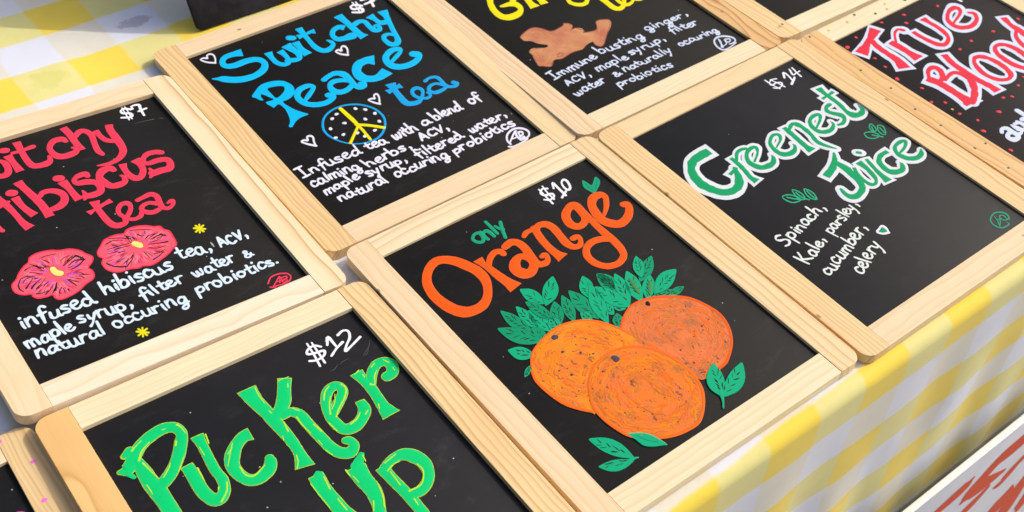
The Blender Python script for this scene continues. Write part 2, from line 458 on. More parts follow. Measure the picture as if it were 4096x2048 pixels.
PAINT = {
 'A': [
  ["painted_word","coral red lettering, end of the first title word",1,[["S","coral",1,0,[-1941,5340,152,-1805,5087,248,-1846,4622,268,-2033,4382,310,-2285,4421,272]],["S","coral",1,0,[-1592,5856,329,-1506,5815,329]],["S","coral",1,0,[-1559,5480,-363,-1528,5002,239,-1499,4322,-335]],["S","coral",1,0,[-962,6120,-329,-1007,5493,251,-1035,4867,260,-967,4441,306,-743,4315,310,-472,4304,335,-278,4442,230,-232,4702,112]],["S","coral",1,0,[-1326,5528,186,-979,5514,184,-529,5552,244]],["S","coral",1,0,[688,5277,207,605,5471,323,292,5497,298,15,5213,229,-40,4881,251,60,4538,336,321,4393,345,700,4432,324,853,4601,192,758,4763,137]],["S","coral",1,0,[944,6141,-312,996,5625,299,986,4965,272,1009,4441,-330]],["S","coral",1,0,[1117,5373,236,1395,5592,290,1610,5511,265,1707,5158,253,1601,4624,234,1525,4117,248,1584,3830,209]],["S","coral",1,0,[1960,5356,-265,1983,4930,232,2080,4580,255,2322,4371,251]],["S","coral",1,0,[2579,5470,-314,2481,5106,307,2469,4513,337,2431,3868,296,2289,3509,299,1984,3246,254,1573,3154,209,1142,3240,93]]]],
  ["painted_word","coral red lettering of the flower name",1,[["S","coral",1,0,[-2762,3244,237,-2741,3100,243,-2659,2725,279,-2568,2087,231,-2508,1475,275,-2394,1059,-391]],["S","coral",1,0,[-2954,2730,240,-2873,2749,212,-2522,2843,138]],["S","coral",1,0,[-3377,1694,242,-3316,1469,186,-3282,1406,180]],["S","coral",1,0,[-2278,3287,377,-2200,3242,371]],["S","coral",1,0,[-2229,2972,-325,-2200,2461,255,-2111,2018,272,-1991,1657,-337]],["S","coral",1,0,[-1822,3783,-372,-1748,3334,289,-1631,2663,305,-1555,2090,311,-1550,1630,318,-1549,1305,-354]],["S","coral",1,0,[-1444,2557,170,-1264,2721,261,-1001,2706,266,-741,2490,307,-658,2174,280,-792,1851,316,-1073,1682,335,-1426,1656,247]],["S","coral",1,0,[-473,3258,374,-394,3220,375]],["S","coral",1,0,[-392,3006,-395,-327,2457,264,-306,2040,282,-263,1681,-360]],["S","coral",1,0,[551,2851,223,519,3009,303,263,3014,272,24,2873,185,61,2632,284,376,2535,331,652,2344,289,704,2006,264,569,1743,312,293,1698,344,5,1761,293]],["S","coral",1,0,[44,2110,98,42,1774,216,-106,1591,98]],["S","coral",1,0,[1540,2713,259,1455,2888,341,1158,2858,364,913,2577,275,921,2226,339,1080,1861,315,1406,1779,344,1654,1880,236,1702,2165,167,1641,2256,109]],["S","coral",1,0,[1998,2886,-328,1929,2534,241,1939,2106,277,2091,1811,331,2318,1857,283,2536,2192,245,2578,2596,296,2534,2907,-433]],["S","coral",1,0,[3591,2824,283,3420,2956,288,3097,2990,283,2856,2835,208,2750,2607,218,2876,2428,251,3255,2431,309,3583,2319,297,3607,2018,271,3421,1765,351,3119,1793,356,2822,1783,357,2735,1819,308]],["S","coral",1,0,[2777,2113,117,2773,1811,218,2573,1608,124]]]],
  ["painted_word","coral red lettering, short third title word",1,[["S","coral",1,0,[174,1336,-404,114,972,244,109,515,253,135,45,268,229,-267,297,410,-385,307,615,-362,252,771,-193,157]],["S","coral",1,0,[-292,798,-281,-49,868,153,176,936,195,445,1013,183,728,1071,-266]],["S","coral",1,0,[794,-142,184,670,191,183,740,480,184,969,680,228,1182,624,234,1181,358,181,990,72,197,708,-157,189]],["S","coral",1,0,[809,-196,196,1020,-337,197,1279,-291,201,1400,-99,167]],["S","coral",1,0,[1572,601,202,1838,651,217,2137,683,267,2280,466,241,2224,93,232,2194,-224,231,2360,-386,197,2605,-260,159,2663,-57,222,2460,-96,105]],["S","coral",1,0,[2123,51,227,1890,244,204,1640,227,215,1479,54,186,1564,-193,240,1785,-320,255,2049,-274,210]]]],
  ["price","white price, seven",1,[["S","white",1,0,[3773,6023,122,3578,6169,124,3381,6118,77,3380,5924,124,3623,5791,129,3670,5610,79,3509,5542,133,3219,5662,109]],["S","white",1,0,[3502,6289,52,3467,5877,51,3421,5397,59]],["S","white",1,0,[3635,6295,52,3603,5841,51,3553,5402,59]],["S","white",1,0,[3851,6004,90,3894,6194,89,4184,6155,136,4122,5833,110,4070,5391,102]],["S","white",1,0,[3994,5745,101,4345,5791,114]]]],
  ["scratch","faint grey line under the price",1,[["S","scuff",1,0,[3498,5047,19,3837,5031,26,4099,4987,33]],["S","scuff",1,0,[4122,4990,40,4284,4963,53]],["S","scuff",1,0,[4532,4929,33,4642,4837,33]]]],
  ["flower",None,1,[["P","rose",1,1,[[-4032,-1455,-3795,-1248,-3614,-1006,-3339,-755,-3133,-638,-2993,-420,-2671,-337,-2268,-422,-1971,-596,-1643,-696,-1376,-945,-1260,-1197,-1115,-1466,-1219,-1708,-1461,-1925,-1405,-2138,-1449,-2409,-1588,-2561,-1892,-2673,-2183,-2847,-2508,-2939,-2869,-2950,-3021,-2803,-3040,-2592,-3248,-2581,-3530,-2497,-3635,-2321,-3627,-2212,-3890,-2083,-4072,-1832]]],["S","red2",2,1,[-4032,-1455,43,-3795,-1248,49,-3614,-1006,49,-3339,-755,54,-3133,-638,51,-2993,-420,56,-2671,-337,68,-2268,-422,70,-1971,-596,69,-1643,-696,69,-1376,-945,63,-1260,-1197,58,-1115,-1466,49,-1219,-1708,47,-1461,-1925,44,-1405,-2138,47,-1449,-2409,44,-1588,-2561,55,-1892,-2673,57,-2183,-2847,57,-2508,-2939,62,-2869,-2950,64,-3021,-2803,53,-3040,-2592,60,-3248,-2581,65,-3530,-2497,63,-3635,-2321,50,-3627,-2212,61,-3890,-2083,61,-4072,-1832,47]],["S","dark",3,0,[-3815,-1526,36,-3666,-1325,34,-3401,-1278,39]],["S","dark",3,0,[-3847,-1565,46,-3876,-1777,42,-3808,-1961,31]],["S","dark",3,0,[-3674,-1841,70,-3483,-1666,38,-3304,-1482,23]],["S","dark",3,0,[-3518,-1934,80,-3311,-1769,50,-3045,-1636,26]],["S","dark",3,0,[-3384,-2042,57,-3139,-1871,32,-2930,-1704,16]],["S","dark",3,0,[-2720,-642,31,-2495,-623,32,-2160,-698,27]],["S","dark",3,0,[-2681,-725,22,-2574,-908,44,-2496,-1074,17]],["S","dark",3,0,[-3385,-964,57,-3184,-906,30,-2943,-930,21]],["S","dark",3,0,[-2942,-1108,52,-2748,-1164,31,-2651,-1191,21]],["S","dark",3,0,[-3278,-1146,29,-3066,-1330,39,-2941,-1464,19]],["S","dark",3,0,[-2155,-1396,45,-1878,-1259,55,-1569,-1138,65]],["S","dark",3,0,[-2008,-1482,37,-1701,-1363,61,-1415,-1471,85]],["S","dark",3,0,[-1599,-1120,83,-1511,-1263,73,-1424,-1406,46]],["S","dark",3,0,[-2000,-1726,38,-1714,-1656,55,-1465,-1502,43]],["S","dark",3,0,[-2143,-1102,28,-1965,-1026,34,-1777,-1015,26]],["S","dark",3,0,[-2870,-2436,74,-2780,-2259,61,-2675,-2089,28]],["S","dark",3,0,[-2642,-2399,29,-2794,-2596,33,-2780,-2691,18]],["S","dark",3,0,[-2603,-2480,27,-2642,-2745,26]],["S","dark",3,0,[-2460,-2566,20,-2489,-2721,26]],["S","dark",3,0,[-2314,-2129,40,-2219,-2420,47,-2181,-2587,30]],["S","dark",3,0,[-2256,-2164,36,-2122,-2361,36,-2026,-2476,23]],["S","dark",3,0,[-2022,-1950,26,-1826,-2007,40,-1721,-2188,27]],["S","dark",3,0,[-2023,-2126,25,-1848,-2230,38,-1801,-2376,20]],["S","dark",3,0,[-3476,-2274,60,-3325,-2335,40,-3042,-2333,30]],["S","dark",3,0,[-3230,-2449,58,-3089,-2362,42,-2995,-2304,21]],["S","dark",3,0,[-3682,-1547,31,-3523,-1410,32,-3267,-1387,20]],["S","dark",3,0,[-2065,-1268,23,-1838,-1162,28,-1679,-1134,25]],["S","purple",2,0,[-1980,-1678,94,-1782,-1556,82,-1624,-1529,39]],["S","purple",2,0,[-2207,-1958,120,-2022,-1950,102,-1816,-1983,41]],["S","purple",2,0,[-2372,-2095,74,-2334,-2351,66,-2316,-2478,29]],["S","purple",2,0,[-2680,-2319,39,-2747,-2567,65]],["S","purple",2,0,[-2939,-1991,74,-2776,-1942,102]],["S","purple",2,0,[-3739,-1513,76,-3599,-1423,59]],["S","purple",2,0,[-3008,-1365,70,-2748,-1342,70]],["S","purple",2,0,[-3415,-1764,45,-3122,-1649,55]],["S","lemon",4,0,[-2545,-1373,199,-2526,-1592,248,-2433,-1718,275]]]],
  ["flower",None,1,[["P","rose",1,1,[[-868,-1336,-624,-1078,-372,-851,32,-804,341,-889,525,-742,842,-733,1206,-881,1431,-1076,1630,-1159,1683,-1383,1821,-1591,1806,-1870,1778,-2171,1713,-2385,1484,-2532,1203,-2708,823,-2852,481,-2923,189,-2811,26,-2835,-264,-2724,-624,-2690,-850,-2526,-975,-2303,-978,-1971,-842,-1748,-919,-1581]]],["S","red2",2,1,[-868,-1336,46,-624,-1078,51,-372,-851,61,32,-804,70,341,-889,67,525,-742,64,842,-733,72,1206,-881,72,1431,-1076,72,1630,-1159,68,1683,-1383,62,1821,-1591,57,1806,-1870,50,1778,-2171,48,1713,-2385,49,1484,-2532,55,1203,-2708,58,823,-2852,61,481,-2923,67,189,-2811,68,26,-2835,67,-264,-2724,67,-624,-2690,67,-850,-2526,63,-975,-2303,52,-978,-1971,44,-842,-1748,45,-919,-1581,49]],["S","dark",3,0,[-451,-1117,39,-193,-1050,43,73,-1143,27]],["S","dark",3,0,[-500,-1398,32,-133,-1428,48,268,-1476,32]],["S","dark",3,0,[-300,-1547,52,-34,-1548,42,253,-1592,27]],["S","dark",3,0,[-229,-872,27,117,-1043,33,381,-1228,32]],["S","dark",3,0,[-829,-2059,61,-791,-2142,54,-685,-2325,45]],["S","dark",3,0,[-656,-2342,51,-458,-2489,72,-299,-2553,63]],["S","dark",3,0,[-248,-2523,56,55,-2277,30,218,-2005,14]],["S","dark",3,0,[-489,-2139,23,-253,-2034,31,37,-1899,18]],["S","dark",3,0,[902,-1532,44,1064,-1437,46,1327,-1463,32]],["S","dark",3,0,[1032,-1672,29,1256,-1613,46,1501,-1597,73]],["S","dark",3,0,[1470,-1579,81,1589,-1743,61]],["S","dark",3,0,[1004,-1813,31,1278,-1815,31,1418,-1770,24]],["S","dark",3,0,[866,-1858,38,1153,-1994,38,1508,-2076,76]],["S","dark",3,0,[664,-2697,56,937,-2613,45,1151,-2491,26]],["S","dark",3,0,[831,-2427,53,1006,-2468,41,1270,-2406,24]],["S","dark",3,0,[816,-2047,27,1049,-2214,32,1352,-2236,26]],["S","dark",3,0,[594,-846,28,926,-975,33,1298,-1191,28]],["S","dark",3,0,[760,-1165,46,837,-1336,42,921,-1322,25]],["S","dark",3,0,[1034,-1165,29,1003,-1275,29]],["S","dark",3,0,[407,-1086,30,576,-1311,40]],["S","dark",3,0,[543,-2134,20,566,-2333,24,589,-2530,20]],["S","purple",2,0,[-702,-2194,98,-621,-2182,69]],["S","purple",2,0,[-307,-2488,82,-196,-2493,61]],["S","purple",2,0,[710,-2602,63,853,-2625,53]],["S","lemon",4,0,[451,-1583,240,538,-1728,279,561,-1804,225]]]],
  ["star","small yellow star",1,[["S","lemon2",1,0,[2680,-1891,111,2833,-2006,100,2987,-2121,111]],["S","lemon2",1,0,[2784,-1789,89,2833,-2006,80,2883,-2222,89]],["S","lemon2",1,0,[2930,-1790,73,2833,-2006,65,2737,-2221,72]],["S","lemon2",1,0,[3028,-1912,91,2833,-2006,82,2640,-2100,91]]]],
  ["star","small yellow star",1,[["S","lemon2",1,0,[-1353,-5673,92,-1200,-5794,82,-1046,-5914,92]],["S","lemon2",1,0,[-1260,-5582,76,-1200,-5794,68,-1139,-6005,76]],["S","lemon2",1,0,[-1117,-5592,65,-1200,-5794,59,-1282,-5994,65]],["S","lemon2",1,0,[-1017,-5719,83,-1200,-5794,75,-1382,-5868,83]]]],
  ["handwriting","first line of white handwriting",1,[["T","bluewhite",1,"infused",-4522,-3639,-1809,-3655,422,146],["T","bluewhite",1,"hibiscus",-1546,-3475,1193,-3466,434,155],["T","bluewhite",1,"tea,",1439,-3185,2768,-3348,436,138],["T","bluewhite",1,"ACV,",3027,-3340,4247,-3302,364,145]]],
  ["handwriting","second line of white handwriting",1,[["T","bluewhite",1,"maple",-4678,-4573,-2950,-4526,372,143],["T","bluewhite",1,"syrup,",-2832,-4379,-828,-4554,392,133],["T","bluewhite",1,"filter",-566,-4404,1229,-4276,362,138],["T","bluewhite",1,"water",1514,-4327,3264,-4246,372,135],["T","bluewhite",1,"&",3525,-4293,3887,-4271,318,121]]],
  ["handwriting","third line of white handwriting",1,[["T","bluewhite",1,"natural",-4592,-5167,-2168,-5252,373,141],["T","bluewhite",1,"occuring",-1901,-5163,898,-5249,364,133],["T","bluewhite",1,"probiotics.",1182,-5120,4613,-5137,338,135]]],
  ["signature","coral red ring monogram",1,[["S","coral",1,0,[3570,-5885,52,3822,-5651,59,4119,-5633,71,4385,-5743,72,4465,-5936,54,4333,-6124,57,4057,-6175,67,3794,-6138,68,3693,-6173,70,3554,-6089,71]],["S","coral",1,0,[3622,-6154,53,4001,-5842,54,4101,-5781,52,3961,-6058,50]],["S","coral",1,0,[3854,-5958,60,4149,-6014,61]],["S","coral",1,0,[4129,-5833,52,4062,-6095,51]],["S","coral",1,0,[4119,-5851,60,4308,-5879,62,4292,-5979,49,4129,-5978,45,4272,-6087,44,4088,-6122,55]]]],
 ],
 'B': [
  ["painted_word","turquoise blue first title word",1,[["S","sky",1,0,[-2719,5520,-544,-3045,5600,390,-3477,5618,306,-3776,5380,257,-3786,5045,326,-3446,4867,387,-2856,4870,386,-2403,4707,355,-2274,4321,279,-2541,3938,347,-3037,3754,376,-3549,3794,416,-4009,4010,418,-4331,4303,379,-4508,4418,209,-4685,4534,84]],["S","sky",1,0,[-1767,4905,-386,-1821,4503,249,-1820,4070,258,-1674,3804,284,-1456,3748,281,-1273,3975,223,-1235,4386,260,-1271,4716,-360]],["S","sky",1,0,[-1328,3924,291,-1072,3802,323,-833,3777,243,-683,4117,298,-754,4514,347,-824,4959,-520]],["S","sky",1,0,[-413,5339,363,-312,5265,363]],["S","sky",1,0,[-357,4926,-368,-401,4375,293,-352,3815,-432]],["S","sky",1,0,[307,5769,-354,259,5206,259,210,4605,236,201,4076,291,344,3717,325,606,3637,312,971,3847,205,996,4099,206,913,4261,103]],["S","sky",1,0,[-71,5192,-352,296,5182,172,583,5225,212,812,5170,-360]],["S","sky",1,0,[2086,4657,-383,1886,4849,334,1533,4753,257,1312,4439,241,1359,4091,330,1701,3961,365,2068,3953,495,2288,3921,145]],["S","sky",1,0,[2335,5655,-478,2382,5042,321,2396,4384,341,2396,3879,353,2461,3564,-500]],["S","sky",1,0,[2583,4635,310,2882,4723,294,3113,4575,273,3092,4123,262,3135,3771,326,3348,3681,256,3479,3921,196,3365,4040,222,3282,3955,94]],["S","sky",1,0,[3557,4856,-477,3624,4436,255,3687,4114,347,4001,4007,386]],["S","sky",1,0,[4284,4868,-528,4182,4362,305,3986,3736,247,3794,3119,245,3628,2586,275,3401,2370,339,3153,2485,315,3115,2916,230,3284,3172,241,3538,3145,230,3610,3008,142]]]],
  ["painted_word","turquoise blue second title word",1,[["P","sky",1,1,[[-3890,2547,-3618,2776,-3238,3021,-2834,3047,-2426,2906,-2175,2659,-2066,2256,-2171,1912,-2415,1663,-2729,1544,-2989,1513,-2860,908,-2665,503,-2497,218,-2834,220,-3191,103,-3492,-125,-3595,-18,-3380,228,-3201,737,-3139,1172,-3214,1500,-3470,1389,-3523,1504,-3600,1873,-3220,1866,-3329,2180,-3473,2477,-3584,2306,-3604,2077,-3726,2157,-3799,2366],[-3082,2655,-2776,2637,-2465,2499,-2438,2292,-2647,2059,-3064,1885,-3104,2236]]],["S","sky",1,0,[-2236,1019,143,-1850,1293,239,-1496,1553,206,-1364,1731,226,-1539,1895,303,-1958,1855,317,-2257,1559,274,-2307,1187,311,-2182,823,318,-1848,564,335,-1462,471,306,-1090,592,290,-964,795,269,-1124,859,339]],["S","sky",1,0,[-722,1879,279,-430,1984,272,-65,2000,317,188,1751,377,217,1310,314,191,866,271,277,602,340,476,555,273,608,719,212,470,784,265]],["S","sky",1,0,[161,1220,280,-110,1438,281,-454,1537,310,-727,1381,235,-784,1005,340,-589,754,343,-247,737,293,100,884,267]],["S","sky",1,0,[1898,1878,-730,1582,2039,482,1129,1985,443,784,1608,407,736,1130,504,969,852,438,1354,727,439,1939,900,-597]],["S","sky",1,0,[2343,1285,155,2859,1563,232,3216,1774,182,3245,1978,335,2920,2054,336,2467,1816,298,2280,1413,336,2377,1003,417,2710,787,388,3167,751,368,3598,909,292,3787,1183,330,3618,1293,446]]]],
  ["painted_word","smaller turquoise third title word",1,[["S","sky2",1,0,[1543,78,-507,1455,-365,294,1383,-935,302,1368,-1415,329,1598,-1606,303,1835,-1640,265,2039,-1570,159]],["S","sky2",1,0,[1089,-357,-343,1383,-318,179,1661,-291,216,1864,-299,-368]],["S","sky2",1,0,[2070,-1525,185,1943,-1179,189,2047,-876,176,2310,-798,238,2450,-1015,184,2289,-1323,151,2003,-1546,159]],["S","sky2",1,0,[2080,-1474,171,2313,-1627,192,2557,-1540,129,2548,-1328,142]],["S","sky2",1,0,[2917,-608,194,3186,-529,161,3484,-638,209,3524,-961,190,3470,-1263,229,3571,-1496,209,3829,-1623,186,4026,-1499,163,3918,-1387,281]],["S","sky2",1,0,[3413,-1268,172,3218,-1014,175,2898,-1015,180,2682,-1249,174,2819,-1505,242,3174,-1529,209,3498,-1449,167]]]],
  ["heart","small white outlined heart",1,[["S","white2",1,0,[-4062,5480,113,-4326,5711,108,-4483,6010,77,-4307,6069,114,-4198,5955,93,-4107,6156,79,-3936,6175,117,-3860,5996,79,-3943,5704,69,-4069,5485,69]]]],
  ["heart","small white outlined heart",1,[["S","white2",1,0,[1096,2835,130,876,3065,124,788,3342,84,967,3378,133,1023,3235,99,1151,3463,85,1304,3498,134,1336,3299,90,1234,3054,80,1096,2835,79]]]],
  ["heart","small white outlined heart",1,[["S","white2",1,0,[388,-853,116,230,-628,113,127,-358,79,325,-366,119,403,-433,82,491,-229,79,637,-201,123,640,-367,82,519,-614,77,377,-846,76]]]],
  ["heart","small white outlined heart",1,[["S","white2",1,0,[-3295,-1698,120,-3499,-1450,117,-3655,-1159,93,-3499,-1134,124,-3404,-1228,93,-3307,-1012,88,-3172,-1025,126,-3120,-1174,89,-3226,-1406,83,-3295,-1675,85]]]],
  ["peace_sign","blue ring with yellow bars and white dots",1,[["S","sky2",1,1,[-2373,-718,99,-2038,-314,102,-1502,-81,104,-882,-120,105,-367,-410,107,-4,-938,107,57,-1567,104,-164,-2098,100,-581,-2519,109,-1053,-2696,101,-1675,-2602,75,-2192,-2199,73,-2474,-1649,98,-2533,-1152,100]],["S","yellow",2,0,[-1186,-209,183,-1155,-1022,200,-1150,-1556,158]],["S","yellow",2,0,[-1150,-1556,123,-1634,-1976,122,-2029,-2322,138]],["S","yellow",2,0,[-1150,-1556,125,-1174,-2051,133,-1224,-2583,130]],["S","yellow",2,0,[-1192,-1466,168,-769,-1807,167,-348,-2256,166]],["D","white2",1,-1516,-421,90],["D","white2",1,-652,-544,91],["D","white2",1,-337,-831,91],["D","white2",1,-137,-1265,90],["D","white2",1,-1829,-577,89],["D","white2",1,-1552,-1104,89],["D","white2",1,-681,-1365,90],["D","white2",1,-272,-1807,89],["D","white2",1,-2233,-1104,88],["D","white2",1,-1984,-1714,87],["D","white2",1,-2365,-1706,87],["D","white2",1,-1449,-1945,88],["D","white2",1,-745,-2195,88],["D","white2",1,-1305,-2285,87]]],
  ["price","white price, four or seven cut by the frame",1,[["S","white",1,0,[3690,5726,160,3460,5969,161,3216,5931,94,3225,5686,158,3541,5580,176,3571,5370,93,3367,5309,155,3056,5507,128]],["S","white",1,0,[3471,6203,72,3429,5748,65,3346,5275,74]],["S","white",1,0,[3631,6151,71,3568,5707,64,3486,5281,73]],["S","white",1,0,[3914,6117,147,4220,6117,147]],["S","white",1,0,[4361,6077,120,4139,5392,129]],["S","white",1,0,[3907,5762,143,4393,5783,158]]]],
  ["price_sticker",None,1,[["P","sticker",0,0,[[3002,6550,3629,6933,5278,6186,4644,4975,2722,5153]]]]],
  ["handwriting","first line of white handwriting",1,[["T","white2",1,"Infused",-4750,-3097,-1837,-3079,353,135],["T","white2",1,"tea",-1701,-3094,-699,-3174,350,141],["T","white2",1,"with",-396,-3223,837,-3179,355,143],["T","white2",1,"a",1096,-3070,1518,-3081,325,146],["T","white2",1,"blend",1755,-3081,3231,-3062,341,148],["T","white2",1,"of",3633,-3051,4295,-3027,341,151]]],
  ["handwriting","second line of white handwriting",1,[["T","white2",1,"calming",-4703,-3763,-2400,-3879,335,133],["T","white2",1,"herbs,",-2227,-3994,64,-3981,350,138],["T","white2",1,"ACV,",498,-3815,1991,-3910,303,143]]],
  ["handwriting","third line of white handwriting",1,[["T","white2",1,"maple",-4510,-4448,-2776,-4389,319,132],["T","white2",1,"syrup,",-2546,-4472,-596,-4541,311,136],["T","white2",1,"filtered",-223,-4686,2235,-4613,325,140],["T","white2",1,"water,",2517,-4568,4596,-4523,310,146]]],
  ["handwriting","fourth line of white handwriting",1,[["T","white2",1,"natural",-4237,-5126,-1930,-5198,323,131],["T","white2",1,"occuring",-1653,-5141,991,-5301,332,136],["T","white2",1,"probiotics",1144,-5299,4597,-5191,302,141]]],
  ["signature","white ring monogram",1,[["S","white2",1,0,[3472,-6059,104,3506,-5775,91,3759,-5480,93,4152,-5351,119,4457,-5474,138,4606,-5729,121,4545,-5961,89,4343,-6099,91,3995,-6100,83]],["S","white2",1,0,[4273,-6187,89,3877,-6251,101,3497,-6265,123,3323,-6150,114]],["S","white2",1,0,[3532,-5946,73,4027,-5580,88,4197,-5498,84]],["S","white2",1,0,[4142,-5501,99,4014,-5803,105,3995,-6100,93]],["S","white2",1,0,[3702,-5829,75,3974,-5854,75]],["S","white2",1,0,[4226,-5634,125,4352,-5678,110,4304,-5841,76,4156,-5859,80,4257,-6003,89,4127,-6033,94,4097,-5936,82,4206,-5659,68]]]],
 ],
 'C': [
  ["painted_word","yellow title word cut by the top of the view",1,[["S","yellow",1,0,[-2770,3527,-336,-3220,2903,294,-3458,2254,340,-3460,1707,405,-3197,1432,480,-2732,1418,409,-2365,1623,260,-2257,1955,334,-2391,2248,421,-2955,2371,172]],["S","yellow",1,0,[-1955,2673,-326,-2288,2382,252,-2512,2247,127]],["S","yellow",1,0,[-1506,2374,-362,-1624,1837,330,-1661,1405,-550]],["S","yellow",1,0,[-1012,1993,-381,-1052,1711,337,-1099,1384,-452]],["S","yellow",1,0,[146,1169,184,0,803,238,195,438,308,530,317,269,840,500,194,987,712,197]]]],
  ["painted_word","yellow loops of a second title word cut by the top of the view",1,[["S","yellow",1,0,[1522,251,-396,1474,-284,306,1495,-807,366,1763,-936,285,2167,-695,192,2392,-329,229]],["S","yellow",1,0,[2088,-126,189,2022,-495,216,2134,-878,255,2547,-846,163,2778,-586,97]],["S","yellow",1,0,[2812,-692,350,2980,-867,255,3242,-937,190]]]],
  ["ginger_root","brown painted ginger root",1,[["P","ginger",1,1,[[-3760,-134,-3536,3,-3147,126,-2741,115,-2492,-169,-2231,-587,-1846,-555,-1541,-536,-1412,-407,-1214,-520,-1152,-777,-1436,-1025,-1146,-1025,-951,-1156,-957,-1395,-1058,-1501,-771,-1665,-472,-1673,-195,-1420,-13,-1149,283,-1149,615,-1471,227,-1899,-281,-2236,-845,-2715,-1133,-2804,-1248,-2585,-1177,-2302,-1568,-2323,-2010,-2493,-2538,-2416,-3208,-2516,-3581,-2402,-3841,-2544,-4020,-2695,-4312,-2451,-4438,-2321,-4249,-1720,-4145,-1515,-4115,-1257,-3859,-1152,-3569,-1300,-3279,-1449,-3100,-1336,-3389,-1000,-3534,-666,-3786,-467]]],["S","gingerdark",2,0,[-3716,-115,44,-3162,107,49,-2751,102,55,-2502,-182,56,-2236,-593,54,-1541,-536,49,-1400,-415,54,-1214,-520,64,-1163,-789,34,-1515,-1069,33]],["S","gingerdark",2,0,[-1444,-1019,41,-1146,-1025,57,-975,-1402,49,-1069,-1514,55,-477,-1679,44,-195,-1420,33,-24,-1161,36,272,-1162,65,593,-1476,36,-281,-2236,33,-857,-2707,34,-1123,-2792,59,-1248,-2585,54,-1177,-2302,39]],["S","gingerdark",2,0,[-2010,-2493,48,-2538,-2416,45,-3208,-2516,45,-3585,-2407,40,-3992,-2696,50,-4312,-2451,60,-4429,-2309,38,-4173,-1588,36,-4108,-1262,35,-3612,-1281,40]],["S","gingerdark",2,0,[-3227,-2181,47,-3017,-2139,59,-2933,-2288,38,-3140,-2361,52,-3281,-2283,60]],["S","gold",3,0,[-3783,-1203,28,-3984,-1531,34,-4119,-1991,31]],["S","gold",3,0,[-4195,-2304,42,-3999,-2346,39,-3526,-2118,31]],["S","gold",3,0,[-1380,-575,38,-1392,-811,38]],["S","gold",3,0,[-1263,-1093,40,-1249,-1295,55,-1055,-1426,40]],["S","gold",3,0,[-992,-2427,38,-1133,-2521,34]],["S","gold",3,0,[-579,-2228,36,-677,-2449,31]],["S","gold",3,0,[358,-1496,31,221,-1797,31]],["S","gold",3,0,[-2613,-618,44,-2508,-929,51]],["S","gold",3,0,[-2240,-2198,52,-1961,-2292,52]],["S","gold",3,0,[-3141,-167,50,-2874,-203,48,-2742,-484,38]],["S","gold",3,0,[-184,-1623,28,-486,-1905,28]],["S","gold",3,0,[-3452,-2351,32,-3413,-2194,32]]]],
  ["handwriting","first line of bluish white handwriting",1,[["T","bluewhite2",1,"Immune",-4525,-3582,-1659,-3334,306,125],["T","bluewhite2",1,"busting",-1512,-3276,1163,-3382,330,119],["T","bluewhite2",1,"ginger,",1482,-3084,4205,-3228,291,123]]],
  ["handwriting","second line of bluish white handwriting",1,[["T","bluewhite2",1,"ACV,",-4289,-4241,-2852,-4249,294,124],["T","bluewhite2",1,"maple",-2495,-4197,-584,-4218,297,116],["T","bluewhite2",1,"syrup,",-418,-4127,1880,-4124,275,119],["T","bluewhite2",1,"filter",2323,-3941,4034,-4043,299,123]]],
  ["handwriting","third line of bluish white handwriting",1,[["T","bluewhite2",1,"water",-4443,-5060,-2533,-4998,294,122],["T","bluewhite2",1,"&",-2108,-4977,-1665,-4966,287,103],["T","bluewhite2",1,"naturally",-1499,-4926,1530,-4959,282,116],["T","bluewhite2",1,"occuring",1965,-4876,4421,-5031,260,121]]],
  ["handwriting","last line of bluish white handwriting",1,[["T","bluewhite2",1,"probiotics",-2468,-5612,782,-5813,273,113]]],
  ["signature","white ring monogram",1,[["S","bluewhite2",1,0,[3447,-5610,74,3636,-5403,76,3932,-5314,112,4265,-5441,137,4484,-5715,135,4459,-5957,74,4245,-6053,74,4003,-6033,72]],["S","bluewhite2",1,0,[3503,-5553,86,3384,-5806,96,3372,-6081,112,3488,-6225,102,3805,-6232,70,4342,-6119,72]],["S","bluewhite2",1,0,[3857,-5456,75,3700,-5781,79,3553,-6061,83]],["S","bluewhite2",1,0,[3494,-6022,56,3757,-5724,63,3868,-5511,52]],["S","bluewhite2",1,0,[3589,-5991,56,3915,-5925,50,4044,-5630,49]],["S","bluewhite2",1,0,[4132,-5641,96,4289,-5747,92,4194,-5875,54,4039,-5866,89,4055,-5685,73]]]],
 ],
 'D': [
  ["painted_word","small green word above the title",1,[["S","green",1,1,[-1588,5323,129,-1397,5453,138,-1208,5389,175,-1245,5118,150,-1390,4956,151,-1561,5043,161,-1622,5182,148]],["S","green",1,0,[-1144,5411,159,-1165,5129,162,-1147,4952,159]],["S","green",1,0,[-1115,5291,106,-944,5359,168,-862,5216,187,-843,4938,139]],["S","green",1,0,[-646,5768,129,-648,5434,146,-660,4990,136]],["S","green",1,0,[-489,5358,121,-431,5151,137,-337,5053,153]],["S","green",1,0,[-177,5431,142,-352,5096,159,-542,4631,136]]]],
